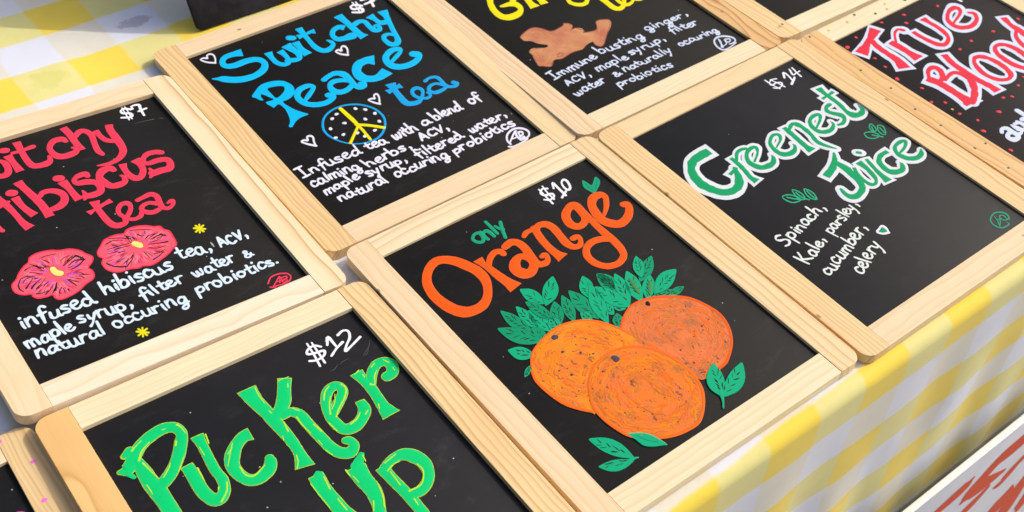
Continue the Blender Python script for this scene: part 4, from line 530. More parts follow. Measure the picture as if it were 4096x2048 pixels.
  ["leaf",None,1,[["P","teal",3,1,[[2918,1014,2748,923,2550,772,2404,587,2328,385,2317,190,2330,54,2366,44,2514,137,2706,285,2857,468,2940,670,2949,870]]],["S","dark",3,1,[2918,1014,25,2748,923,19,2550,772,19,2404,587,20,2328,385,22,2317,190,23,2330,54,25,2366,44,19,2514,137,19,2706,285,19,2857,468,20,2940,670,22,2949,870,24]],["S","dark",4,0,[2806,743,11,2876,792,24,2947,842,11]],["S","dark",4,0,[2726,734,13,2736,799,27,2746,864,13]],["S","dark",4,0,[2710,631,12,2803,674,33,2896,717,12]],["S","dark",4,0,[2666,671,14,2665,738,50,2664,806,14]],["S","dark",4,0,[2641,516,11,2715,563,35,2791,610,11]],["S","dark",4,0,[2569,517,14,2575,582,28,2582,648,14]],["S","dark",4,0,[2625,425,11,2695,474,34,2764,523,11]],["S","dark",4,0,[2545,347,11,2613,396,21,2681,444,11]],["S","dark",4,0,[2494,334,15,2471,406,39,2448,479,15]]]],
  ["leaf",None,1,[["P","teal2",1,1,[[3437,685,3246,685,2980,634,2710,511,2466,329,2267,116,2142,-42,2156,-78,2344,-86,2612,-59,2884,46,3129,232,3323,478]]],["S","dark",1,1,[3437,685,26,3246,685,22,2980,634,20,2710,511,19,2466,329,19,2267,116,19,2142,-42,19,2156,-78,23,2344,-86,21,2612,-59,20,2884,46,19,3129,232,19,3323,478,19]],["S","dark",2,0,[3111,466,12,3196,494,24,3281,522,12]],["S","dark",2,0,[3087,530,11,3151,613,42,3215,697,12]],["S","dark",2,0,[2951,339,12,3031,377,37,3112,415,12]],["S","dark",2,0,[2887,414,11,2955,484,30,3024,555,11]],["S","dark",2,0,[2794,295,14,2893,282,50,2992,269,14]],["S","dark",2,0,[2788,338,11,2853,417,30,2918,495,11]],["S","dark",2,0,[2652,249,12,2711,343,42,2770,438,12]],["S","dark",2,0,[2527,135,13,2620,136,41,2713,137,13]],["S","dark",2,0,[2355,36,12,2439,57,35,2525,79,12]],["S","dark",2,0,[2337,76,11,2401,152,32,2465,229,11]]]],
  ["leaf",None,1,[["P","teal",2,1,[[2699,-8,2507,-47,2264,-144,2055,-302,1902,-505,1810,-727,1766,-889,1795,-914,1967,-865,2202,-769,2415,-617,2575,-416,2666,-187]]],["S","dark",2,1,[2699,-8,26,2507,-47,20,2264,-144,19,2055,-302,18,1902,-505,19,1810,-727,20,1766,-889,22,1795,-914,20,1967,-865,19,2202,-769,18,2415,-617,18,2575,-416,19,2666,-187,21]],["S","dark",3,0,[2455,-322,11,2523,-279,36,2591,-235,11]],["S","dark",3,0,[2375,-252,11,2426,-194,35,2479,-137,11]],["S","dark",3,0,[2350,-399,11,2431,-367,39,2512,-335,12]],["S","dark",3,0,[2252,-407,12,2280,-329,29,2307,-251,12]],["S","dark",3,0,[2203,-550,11,2277,-514,40,2352,-478,11]],["S","dark",3,0,[2123,-526,12,2152,-450,21,2180,-373,12]],["S","dark",3,0,[2058,-676,11,2127,-635,38,2196,-594,11]],["S","dark",3,0,[2019,-640,13,2038,-555,27,2057,-471,13]],["S","dark",3,0,[1950,-797,11,2010,-749,35,2071,-701,11]],["S","dark",3,0,[1891,-767,12,1928,-699,20,1965,-630,12]]]],
  ["leaf",None,1,[["P","teal",3,1,[[3705,-381,3523,-273,3249,-200,2945,-238,2643,-388,2373,-616,2196,-802,2195,-855,2373,-902,2641,-936,2940,-894,3242,-766,3518,-564]]],["S","dark",3,1,[3705,-381,24,3523,-273,25,3249,-200,22,2945,-238,20,2643,-388,18,2373,-616,18,2196,-802,19,2195,-855,25,2373,-902,23,2641,-936,21,2940,-894,20,3242,-766,19,3518,-564,18]],["S","dark",4,0,[3287,-554,14,3378,-570,27,3469,-586,14]],["S","dark",4,0,[3120,-600,13,3211,-597,46,3302,-594,13]],["S","dark",4,0,[3104,-538,11,3196,-465,19,3287,-392,11]],["S","dark",4,0,[2991,-626,15,3082,-660,50,3172,-694,15]],["S","dark",4,0,[3020,-523,11,3111,-455,22,3203,-387,11]],["S","dark",4,0,[2795,-684,14,2885,-702,35,2975,-721,14]],["S","dark",4,0,[2808,-587,11,2899,-496,26,2990,-404,11]],["S","dark",4,0,[2607,-657,11,2698,-604,37,2788,-550,11]],["S","dark",4,0,[2457,-816,12,2547,-806,28,2636,-796,12]]]],
  ["leaf",None,1,[["P","teal2",1,1,[[3338,-1199,3266,-1130,3146,-1064,2994,-1043,2827,-1070,2663,-1136,2550,-1194,2541,-1220,2617,-1276,2737,-1338,2886,-1362,3053,-1338,3218,-1270]]],["S","dark",1,1,[3338,-1199,21,3266,-1130,25,3146,-1064,24,2994,-1043,21,2827,-1070,19,2663,-1136,19,2550,-1194,18,2541,-1220,25,2617,-1276,25,2737,-1338,23,2886,-1362,21,3053,-1338,19,3218,-1270,19]],["S","dark",2,0,[3125,-1226,13,3171,-1233,38,3216,-1239,13]],["S","dark",2,0,[3147,-1163,12,3198,-1154,30,3249,-1144,12]],["S","dark",2,0,[3041,-1228,15,3078,-1258,42,3115,-1289,15]],["S","dark",2,0,[3062,-1180,11,3118,-1153,19,3176,-1125,11]],["S","dark",2,0,[2965,-1188,11,3024,-1154,21,3083,-1119,11]],["S","dark",2,0,[2849,-1214,15,2885,-1246,26,2922,-1277,15]],["S","dark",2,0,[2775,-1235,15,2814,-1259,38,2853,-1284,15]],["S","dark",2,0,[2793,-1192,11,2847,-1171,32,2901,-1150,11]],["S","dark",2,0,[2710,-1184,11,2768,-1151,27,2827,-1118,11]]]],
  ["leaf",None,1,[["P","teal2",2,1,[[2881,-1064,2803,-988,2669,-904,2498,-853,2308,-839,2121,-859,1991,-884,1980,-904,2064,-969,2198,-1050,2366,-1104,2554,-1121,2744,-1099]]],["S","dark",2,1,[2881,-1064,20,2803,-988,25,2669,-904,24,2498,-853,23,2308,-839,21,2121,-859,20,1991,-884,19,1980,-904,25,2064,-969,25,2198,-1050,24,2366,-1104,23,2554,-1121,21,2744,-1099,20]],["S","dark",3,0,[2642,-1038,14,2692,-1056,44,2742,-1074,14]],["S","dark",3,0,[2646,-1002,13,2706,-1002,33,2765,-1002,13]],["S","dark",3,0,[2534,-984,12,2601,-971,30,2667,-957,12]],["S","dark",3,0,[2447,-1004,15,2493,-1029,38,2539,-1054,15]],["S","dark",3,0,[2319,-970,15,2360,-1005,53,2400,-1039,15]],["S","dark",3,0,[2263,-958,15,2304,-991,43,2346,-1023,15]],["S","dark",3,0,[2284,-942,12,2352,-925,41,2420,-907,12]],["S","dark",3,0,[2155,-940,15,2198,-969,33,2241,-999,15]],["S","dark",3,0,[2153,-911,12,2215,-905,33,2277,-899,12]]]],
  ["leaf",None,1,[["P","teal2",3,1,[[393,-762,262,-794,112,-862,7,-964,-41,-1090,-37,-1225,-17,-1322,13,-1335,126,-1298,272,-1230,381,-1130,435,-1005,428,-868]]],["S","dark",3,1,[393,-762,23,262,-794,19,112,-862,18,7,-964,18,-41,-1090,20,-37,-1225,22,-17,-1322,23,13,-1335,20,126,-1298,18,272,-1230,18,381,-1130,18,435,-1005,21,428,-868,23]],["S","dark",4,0,[301,-937,11,346,-912,23,391,-887,11]],["S","dark",4,0,[228,-916,12,241,-876,35,255,-838,12]],["S","dark",4,0,[264,-974,11,317,-954,20,370,-932,11]],["S","dark",4,0,[241,-948,13,243,-905,22,246,-861,13]],["S","dark",4,0,[186,-1035,14,158,-977,30,129,-920,14]],["S","dark",4,0,[198,-1125,11,250,-1104,36,301,-1083,11]],["S","dark",4,0,[126,-1112,14,104,-1058,30,83,-1004,14]],["S","dark",4,0,[100,-1161,14,82,-1109,46,64,-1056,14]],["S","dark",4,0,[110,-1241,11,152,-1215,19,194,-1189,11]],["S","dark",4,0,[33,-1222,13,35,-1178,37,37,-1134,13]]]],
  ["leaf",None,1,[["P","teal",1,1,[[499,-423,482,-515,486,-626,533,-711,618,-761,727,-777,812,-777,833,-759,840,-676,834,-567,789,-479,706,-427,594,-413]]],["S","dark",1,1,[499,-423,18,482,-515,22,486,-626,23,533,-711,25,618,-761,23,727,-777,22,812,-777,20,833,-759,20,840,-676,22,834,-567,24,789,-479,25,706,-427,23,594,-413,21]],["S","dark",2,0,[622,-507,14,613,-478,37,604,-448,14]],["S","dark",2,0,[645,-544,14,640,-511,45,634,-478,14]],["S","dark",2,0,[614,-569,13,573,-567,43,532,-566,13]],["S","dark",2,0,[637,-616,13,598,-613,35,558,-611,13]],["S","dark",2,0,[661,-644,13,616,-645,31,572,-647,12]],["S","dark",2,0,[735,-649,12,744,-603,39,753,-556,12]],["S","dark",2,0,[685,-679,13,646,-675,37,607,-672,13]],["S","dark",2,0,[797,-695,15,784,-668,34,772,-641,15]]]],
  ["leaf",None,1,[["P","teal",2,1,[[304,72,184,-56,68,-231,26,-401,62,-551,160,-669,251,-741,293,-731,391,-611,502,-439,551,-266,521,-113,416,5]]],["S","dark",2,1,[304,72,20,184,-56,18,68,-231,19,26,-401,22,62,-551,24,160,-669,24,251,-741,23,293,-731,18,391,-611,18,502,-439,19,551,-266,22,521,-113,24,416,5,25]],["S","dark",3,0,[328,-130,11,355,-75,25,382,-19,11]],["S","dark",3,0,[258,-150,14,241,-106,34,223,-63,14]],["S","dark",3,0,[333,-230,11,378,-171,32,424,-111,11]],["S","dark",3,0,[271,-263,14,216,-229,40,161,-196,14]],["S","dark",3,0,[252,-315,15,224,-274,51,195,-234,15]],["S","dark",3,0,[258,-418,15,223,-379,28,187,-340,15]],["S","dark",3,0,[322,-463,11,362,-405,32,402,-347,11]],["S","dark",3,0,[237,-493,15,213,-452,32,188,-410,15]],["S","dark",3,0,[310,-578,11,357,-518,35,404,-458,11]],["S","dark",3,0,[260,-583,15,223,-544,24,187,-506,15]]]],
  ["paint_patch","olive tint on two leaves",1,[["S","olive",6,0,[1928,249,85,1863,-45,189,1744,-452,124]],["S","olive",6,0,[2455,-274,94,2264,-510,184,2044,-722,91]]]],
  ["orange","back orange of the three, reddish brown patches",1,[["P","orangeR",4,1,[[-13,-1411,456,-1045,1083,-777,1797,-857,2484,-1192,3043,-1668,3320,-2224,3455,-2915,3272,-3607,2838,-4219,2111,-4712,1595,-4785,1177,-4814,765,-4791,607,-4410,397,-3828,79,-2943,-190,-2195]]],["S","orange",5,0,[17,-1410,85,467,-1053,87,1082,-800,97,1784,-872,111,2470,-1207,119,3029,-1683,122,3306,-2238,119,3441,-2929,127,3260,-3599,110,2814,-4202,99,2082,-4691,110,1595,-4785,115]],["S","orange2",5,0,[1072,-1006,52,1783,-1088,74,2455,-1438,48]],["S","orange2",5,0,[995,-1307,43,1890,-1402,64,2680,-1836,48]],["S","orange2",5,0,[2819,-2112,49,3077,-2886,73,2823,-3752,41]],["S","orange2",5,0,[1987,-4292,35,2490,-4086,49,2988,-3638,35]],["S","orange2",5,0,[238,-1931,45,336,-2454,65,739,-2851,37]],["D","dark",6,1634,-1067,105]]],
  ["orange","left orange of the three, brightest",1,[["P","orangeL",5,1,[[-3492,-639,-3126,-347,-2494,-120,-1763,-8,-1144,-154,-689,-393,-293,-810,-11,-1355,112,-2070,-381,-2618,-1660,-2804,-2509,-3259,-3180,-3728,-3279,-3638,-3525,-3309,-3802,-2804,-3947,-2132,-3956,-1495,-3795,-1075]]],["S","orange2",6,0,[-3697,-929,69,-3481,-647,69,-3126,-369,72,-2494,-143,77,-1764,-30,84,-1144,-177,91,-690,-415,96,-312,-832,96,-30,-1377,93,121,-1849,73]],["S","orange2",6,0,[-3795,-1075,101,-3945,-1503,121,-3925,-2127,143,-3775,-2793,164,-3498,-3277,151,-3224,-3625,117]],["D","slate",7,-2188,-358,123],["D","slate",7,-2384,-1037,60],["D","slate",7,-1899,-1435,60],["D","slate",7,-2785,-2006,52]]],
  ["orange","front orange of the three",1,[["P","orangeF",7,1,[[-2534,-2610,-1936,-2176,-1242,-2010,-571,-2095,-8,-2414,434,-2972,641,-3672,668,-4346,554,-4909,319,-5375,-175,-5851,-662,-6112,-1272,-6076,-1791,-5952,-2385,-5625,-2869,-5180,-3058,-4699,-3168,-4121,-3115,-3550,-2841,-3023]]],["S","orange2",8,1,[-2517,-2622,81,-1937,-2197,85,-1243,-2031,94,-583,-2108,104,-20,-2427,111,421,-2985,111,628,-3685,123,656,-4359,132,542,-4922,121,273,-5363,110,-213,-5823,105,-677,-6051,122,-1238,-6040,132,-1752,-5911,139,-2347,-5584,144,-2831,-5138,147,-3020,-4657,144,-3114,-4079,140,-3077,-3526,116,-2825,-3034,97]],["S","orange2",8,0,[-2282,-2789,48,-1826,-2470,63,-1249,-2335,55,-581,-2422,41]],["S","orange2",8,0,[-2732,-3721,47,-2733,-4432,72,-2409,-5064,58,-1866,-5452,41]],["S","orange2",8,0,[-876,-5758,47,-306,-5552,53,138,-5142,40]],["S","orange2",8,0,[-858,-2939,42,-767,-3864,68,-561,-4644,43]],["S","orange2",8,0,[-1547,-2884,37,-1784,-3565,61,-1796,-4388,47]],["S","orange2",8,0,[388,-4039,40,244,-4688,60,-65,-5206,36]],["S","orange2",8,0,[-2731,-3309,73,-2896,-3910,90,-2869,-4485,78]],["S","rust",8,0,[-2896,-3501,38,-2978,-4105,47,-2842,-4655,40]],["S","rust",8,0,[-2478,-2650,27,-1938,-2283,35,-1331,-2112,29]],["S","rust",8,0,[-824,-3824,32,-838,-4343,51,-620,-4707,35]],["S","rust",8,0,[-1793,-4184,42,-1636,-4809,51,-1363,-5106,34]],["S","rust",8,0,[-635,-5215,45,-296,-5250,44,-757,-5538,33]],["D","slate",9,-1075,-2348,143]]],
  ["leaf","single green leaf under the front orange",1,[["P","teal",9,1,[[-2874,-4992,-2605,-5158,-2374,-5339,-2210,-5593,-2153,-5853,-2101,-6091,-2295,-6006,-2562,-5868,-2764,-5659,-2808,-5383,-2853,-5161]]],["S","greendark",10,0,[-2674,-5234,18,-2555,-5537,23,-2288,-5838,18]],["S","greenlite",10,0,[-2865,-4999,31,-2380,-5346,27,-2153,-5853,27,-2110,-6084,22]]]],
  ["leaf","pair of green leaves in the lower corner",1,[["P","teal",1,1,[[-4051,-4401,-4056,-4630,-4013,-4940,-3898,-5242,-3723,-5508,-3515,-5718,-3359,-5847,-3317,-5824,-3288,-5588,-3290,-5259,-3383,-4942,-3570,-4678,-3830,-4495]]],["S","dark",2,0,[-3826,-4779,12,-3827,-4667,39,-3828,-4555,12]],["S","dark",2,0,[-3865,-4850,13,-3940,-4783,31,-4016,-4716,13]],["S","dark",2,0,[-3789,-4999,13,-3881,-4942,27,-3973,-4885,13]],["S","dark",2,0,[-3690,-5077,12,-3688,-4964,44,-3685,-4851,12]],["S","dark",2,0,[-3553,-5257,13,-3567,-5155,25,-3582,-5053,13]],["S","dark",2,0,[-3630,-5312,13,-3715,-5250,30,-3800,-5189,13]],["S","dark",2,0,[-3535,-5367,13,-3548,-5264,36,-3560,-5161,13]],["S","dark",2,0,[-3603,-5354,13,-3694,-5296,41,-3786,-5239,13]],["S","dark",2,0,[-3448,-5519,13,-3463,-5418,40,-3478,-5316,13]],["P","teal",2,1,[[-4506,-5418,-4445,-5582,-4317,-5770,-4124,-5902,-3884,-5961,-3625,-5952,-3435,-5920,-3415,-5891,-3517,-5789,-3680,-5651,-3883,-5532,-4111,-5452,-4340,-5419]]],["S","dark",3,0,[-4172,-5538,13,-4228,-5495,44,-4283,-5452,13]],["S","dark",3,0,[-4201,-5583,11,-4287,-5587,27,-4372,-5591,11]],["S","dark",3,0,[-4076,-5594,13,-4128,-5545,43,-4180,-5496,13]],["S","dark",3,0,[-3994,-5611,13,-4041,-5555,27,-4088,-5498,13]],["S","dark",3,0,[-3896,-5738,12,-3975,-5730,28,-4053,-5722,12]],["S","dark",3,0,[-3714,-5741,13,-3760,-5683,48,-3806,-5624,13]],["S","dark",3,0,[-3754,-5787,12,-3829,-5774,25,-3905,-5760,12]],["S","dark",3,0,[-3591,-5779,13,-3653,-5745,45,-3716,-5712,13]],["S","teal",2,0,[-3557,-5838,154,-3367,-5841,104,-3215,-5898,58]]]],
  ["leaf","pair of green leaves right of the oranges",1,[["P","teal",9,1,[[1594,-4482,1314,-4593,999,-4783,790,-5026,712,-5300,753,-5574,824,-5766,875,-5779,1034,-5646,1252,-5440,1436,-5192,1558,-4925,1602,-4665]]],["S","dark",10,0,[1436,-4884,13,1532,-4818,26,1629,-4753,13]],["S","dark",10,0,[1326,-4846,16,1342,-4760,31,1357,-4675,16]],["S","dark",10,0,[1341,-4974,13,1428,-4906,24,1516,-4839,13]],["S","dark",10,0,[1276,-4978,17,1267,-4886,34,1257,-4794,17]],["S","dark",10,0,[1249,-5156,13,1377,-5100,25,1504,-5043,13]],["S","dark",10,0,[1150,-5175,17,1140,-5083,40,1129,-4992,17]],["S","dark",10,0,[1113,-5251,16,1113,-5163,45,1112,-5074,17]],["S","dark",10,0,[1121,-5421,13,1192,-5352,43,1263,-5282,13]],["S","dark",10,0,[1052,-5374,17,1040,-5283,55,1028,-5192,17]],["S","dark",10,0,[1054,-5539,14,1113,-5466,27,1172,-5393,14]],["S","dark",10,0,[967,-5489,16,980,-5405,54,994,-5320,16]],["P","teal",9,1,[[2463,-5061,2237,-5062,1915,-5110,1578,-5227,1260,-5396,991,-5591,817,-5732,831,-5777,1066,-5842,1403,-5878,1746,-5804,2059,-5610,2311,-5320]]],["S","dark",10,0,[1880,-5365,14,1985,-5345,50,2091,-5325,14]],["S","dark",10,0,[1892,-5268,14,1976,-5171,32,2060,-5075,14]],["S","dark",10,0,[1641,-5436,16,1764,-5478,57,1887,-5520,16]],["S","dark",10,0,[1661,-5371,13,1748,-5288,33,1835,-5204,13]],["S","dark",10,0,[1422,-5434,14,1503,-5331,31,1583,-5228,14]],["S","dark",10,0,[1359,-5580,15,1473,-5597,37,1588,-5614,15]],["S","dark",10,0,[1371,-5469,13,1457,-5390,33,1544,-5310,13]],["S","dark",10,0,[1092,-5678,15,1204,-5689,28,1316,-5700,15]],["S","dark",10,0,[1068,-5594,13,1153,-5514,44,1239,-5433,13]],["S","teal",9,0,[898,-5568,188,724,-5854,82,502,-6102,53]]]],
 ],
 'E': [
  ["painted_word","green title word outlined in white",1,[["S","greywhite",1,0,[-2607,3976,-847,-3284,3974,814,-3824,3893,726,-4222,3571,686,-4445,3136,791,-4506,2669,896,-4382,2223,907,-4140,1840,865,-3741,1671,811,-3303,1763,675,-2954,2104,688,-2692,2588,544]],["S","kelly",2,0,[-2788,3976,-488,-3284,3974,469,-3824,3893,427,-4222,3571,395,-4445,3136,455,-4506,2669,509,-4382,2223,489,-4140,1840,448,-3741,1671,460,-3303,1763,394,-2954,2104,391,-2692,2588,227]],["S","greywhite",1,0,[-3315,2382,-468,-2641,2553,444]],["S","kelly",2,0,[-3150,2424,-203,-2641,2553,178]],["S","greywhite",1,0,[-2360,3261,-526,-2354,2804,548,-2438,2265,522,-2545,1821,543,-2487,1393,-745]],["S","kelly",2,0,[-2359,3147,-240,-2354,2804,274,-2438,2265,261,-2545,1821,271,-2501,1498,-454]],["S","greywhite",1,0,[-2309,2848,345,-1939,3200,366,-1631,3279,424,-1401,3213,462]],["S","kelly",2,0,[-2309,2848,164,-1939,3200,185,-1631,3279,202,-1401,3213,208]],["S","greywhite",1,0,[-1687,2419,326,-1190,2723,338,-980,3040,537,-1284,3094,444,-1643,2920,411,-1895,2563,532,-1858,2199,659,-1650,1944,640,-1156,1902,528,-866,2118,405,-789,2332,327]],["S","kelly",2,0,[-1687,2419,122,-1190,2723,132,-980,3040,221,-1284,3094,210,-1643,2920,205,-1895,2563,279,-1858,2199,345,-1650,1944,349,-1156,1902,304,-866,2118,192,-789,2332,76]],["S","greywhite",1,0,[-265,2510,313,261,2771,352,433,3047,552,171,3148,416,-256,2891,403,-418,2538,543,-410,2147,650,-153,1932,623,225,1941,478,459,2128,401,492,2300,345]],["S","kelly",2,0,[-265,2510,104,261,2771,145,433,3047,227,171,3148,185,-256,2891,191,-418,2538,272,-410,2147,325,-153,1932,335,225,1941,261,459,2128,178,492,2300,67]],["S","greywhite",1,0,[996,3366,-606,949,2803,598,889,2291,592,843,1854,635,857,1382,-801]],["S","kelly",2,0,[985,3240,-297,949,2803,293,889,2291,290,843,1854,326,854,1499,-486]],["S","greywhite",1,0,[1026,2989,395,1433,3191,454,1614,3067,642,1665,2711,576,1615,2267,527,1480,1807,556,1566,1435,555,1818,990,404]],["S","kelly",2,0,[1026,2989,191,1433,3191,220,1614,3067,311,1665,2711,279,1615,2267,255,1480,1807,269,1566,1435,234,1818,990,81]],["S","greywhite",1,0,[2174,2426,328,2723,2715,350,2928,2984,581,2605,3040,454,2238,2884,398,2040,2534,545,2054,2205,638,2280,2010,602,2624,1974,459,2948,2155,384,3002,2362,341]],["S","kelly",2,0,[2174,2426,126,2723,2715,148,2928,2984,245,2605,3040,219,2238,2884,192,2040,2534,278,2054,2205,309,2280,2010,307,2624,1974,239,2948,2155,175,3002,2362,68]],["S","greywhite",1,0,[3863,3176,484,3574,3123,404,3417,2898,591,3531,2655,645,3719,2362,677,3617,2104,439,3334,1972,445,3103,2008,449]],["S","kelly",2,0,[3863,3176,242,3574,3123,191,3417,2898,280,3531,2655,287,3719,2362,339,3617,2104,220,3334,1972,211,3103,2008,168]],["S","greywhite",1,0,[4347,4394,-737,4273,3828,622,4262,3410,629,4234,2924,599,4117,2421,618,4187,2084,787,4498,1954,582,4816,2110,475,4867,2409,394]],["S","kelly",2,0,[4330,4261,-409,4273,3828,289,4262,3410,292,4234,2924,278,4117,2421,287,4187,2084,415,4498,1954,316,4816,2110,233,4867,2409,74]],["S","greywhite",1,0,[3748,3617,-426,4276,3655,364,4837,3702,-448]],["S","kelly",2,0,[3881,3627,-198,4276,3655,135,4702,3691,-219]]]],
  ["painted_word","second green title word outlined in white",1,[["S","greywhite",1,0,[1507,866,408,1217,569,540,768,274,634,-103,-3,-625]],["S","kelly",2,0,[1507,866,128,1217,569,270,768,274,366,89,58,-350]],["S","greywhite",1,0,[1117,334,758,1172,-80,796,1113,-562,734,972,-1054,667,740,-1330,541,306,-1462,597,33,-1380,707,-56,-1139,649,12,-826,499]],["S","kelly",2,0,[1117,334,373,1172,-80,428,1113,-562,394,972,-1054,368,740,-1330,298,306,-1462,321,33,-1380,332,-56,-1139,290,12,-826,170]],["S","greywhite",1,0,[1556,-121,-417,1299,-616,468,1218,-1004,512,1268,-1332,549,1488,-1412,369,1705,-1231,426,1834,-912,522,1918,-521,566,1928,-8,-637]],["S","kelly",2,0,[1499,-231,-194,1299,-616,231,1218,-1004,244,1268,-1332,255,1488,-1412,176,1705,-1231,218,1834,-912,277,1918,-521,301,1926,-110,-361]],["S","greywhite",1,0,[2391,-60,-477,2198,-714,520,2098,-1169,565,2030,-1745,-734]],["S","kelly",2,0,[2356,-178,-206,2198,-714,246,2098,-1169,283,2043,-1635,-447]],["S","greywhite",1,0,[2345,328,453,2484,217,453]],["S","kelly",2,0,[2388,299,225,2434,251,225]],["S","greywhite",1,0,[3655,-377,-572,3044,-385,478,2689,-599,491,2548,-955,633,2559,-1264,703,2779,-1453,641,3114,-1497,495,3348,-1281,454,3379,-1151,373]],["S","kelly",2,0,[3507,-379,-320,3044,-385,256,2689,-599,263,2548,-955,339,2559,-1264,361,2779,-1453,344,3114,-1497,281,3348,-1281,218,3379,-1151,79]],["S","greywhite",1,0,[3803,-753,354,4311,-637,386,4689,-386,479,4482,-284,489,4023,-360,416,3766,-650,539,3774,-964,679,3919,-1218,661,4255,-1372,575,4606,-1305,461,4798,-1127,351]],["S","kelly",2,0,[3803,-753,130,4311,-637,173,4689,-386,208,4482,-284,227,4023,-360,204,3766,-650,264,3774,-964,333,3919,-1218,324,4255,-1372,308,4606,-1305,251,4798,-1127,128]]]],
  ["leaf_sprig","small green leaf sprig right of the title",1,[["S","mint",1,1,[3610,979,46,3870,921,71,4035,728,76,4022,498,45,3711,513,68,3511,729,74]],["S","mint",1,1,[4329,1251,67,4342,1040,63,4203,813,46,4031,890,76,4107,1120,50]],["S","mint",1,1,[4523,997,52,4661,862,74,4565,645,51,4318,414,49,4208,569,71,4310,820,52]],["S","mint",1,0,[3821,715,76,3950,547,76,4096,367,76]],["S","mint",1,0,[4233,1114,54,4025,775,54]],["S","mint",1,0,[4471,871,64,4388,526,64]]]],
  ["leaf_sprig","small green leaf sprig above the handwriting",1,[["S","mint",1,1,[-2316,261,51,-2043,214,75,-1840,-34,79,-1827,-292,51,-2185,-242,74,-2340,-6,77]],["S","mint",1,1,[-1668,313,55,-1549,123,78,-1537,-137,66,-1671,-366,55,-1850,-205,78,-1807,50,63]],["S","mint",1,1,[-1217,72,58,-1121,-139,78,-1126,-387,66,-1267,-646,54,-1424,-466,78,-1391,-167,63]],["S","mint",1,0,[-2187,136,79,-2018,-89,79,-1852,-261,78]],["S","mint",1,0,[-1662,129,70,-1694,-171,76,-1558,-479,79]],["S","mint",1,0,[-1222,-68,69,-1278,-388,71,-1267,-646,74]]]],
  ["price","white price, fourteen",1,[["S","white",1,0,[3264,5807,73,3021,5884,59,2757,5758,54,2744,5594,83,3048,5605,70,3236,5477,82,3075,5309,54,2809,5291,70,2657,5421,80]],["S","white",1,0,[2749,6024,80,2771,5619,62,2857,5216,77]],["S","white",1,0,[2983,5909,71,3077,5541,64,3144,5193,77]],["S","white",1,0,[3621,5653,102,3868,5943,103,3882,5651,88,3787,5322,81]],["S","white",1,0,[4039,5414,98,3543,5140,115]],["S","white",1,0,[4280,5958,77,4116,5581,94,4353,5598,56,4587,5600,63]],["S","white",1,0,[4468,5965,84,4372,5585,80,4332,5295,95]]]],
  ["handwriting","first line of white handwriting",1,[["T","offwhite",1,"Spinach,",-4333,-1768,-1177,-1204,344,124]]],
  ["handwriting","second line of white handwriting",1,[["T","offwhite",1,"Kale,",-4319,-2965,-2628,-2419,343,122],["T","offwhite",1,"parsley,",-2315,-2370,54,-1828,326,112]]],
  ["handwriting","third line of white handwriting",1,[["T","offwhite",1,"cucumber,",-4100,-3850,-657,-2906,370,120]]],
  ["handwriting","fourth line of white handwriting",1,[["T","offwhite",1,"celery",-3022,-4515,-1048,-3861,351,121]]],
  ["heart","tiny green heart edged in white",1,[["S","white2",1,0,[-350,-3611,115,-567,-3513,146,-707,-3328,119,-485,-3245,87,-274,-3221,130,-248,-3376,125,-348,-3599,85]],["P","kelly",3,1,[[-355,-3540,-573,-3468,-626,-3336,-497,-3305,-470,-3358,-359,-3251,-320,-3360]]]]],
  ["signature","green ring monogram",1,[["S","mint2",1,0,[4341,-5938,60,4440,-5831,77,4470,-5642,95,4337,-5472,81,4095,-5381,61,3797,-5453,53,3612,-5568,59,3523,-5748,77,3536,-5930,87,3651,-6086,77,3880,-6136,61,4095,-6113,53,4080,-6016,55]],["S","mint2",1,0,[3960,-5479,36,3877,-5683,52,3661,-5983,59]],["S","mint2",1,0,[3661,-5983,38,3943,-5799,47,4109,-5636,50,4234,-5618,61,4311,-5707,75,4273,-5855,68,4274,-5926,60]],["S","mint2",1,0,[3885,-5654,55,3979,-5754,55]],["S","mint2",1,0,[4077,-5683,58,4063,-5813,69,4169,-5905,69,4341,-5938,66]]]],
 ],
 'F': [
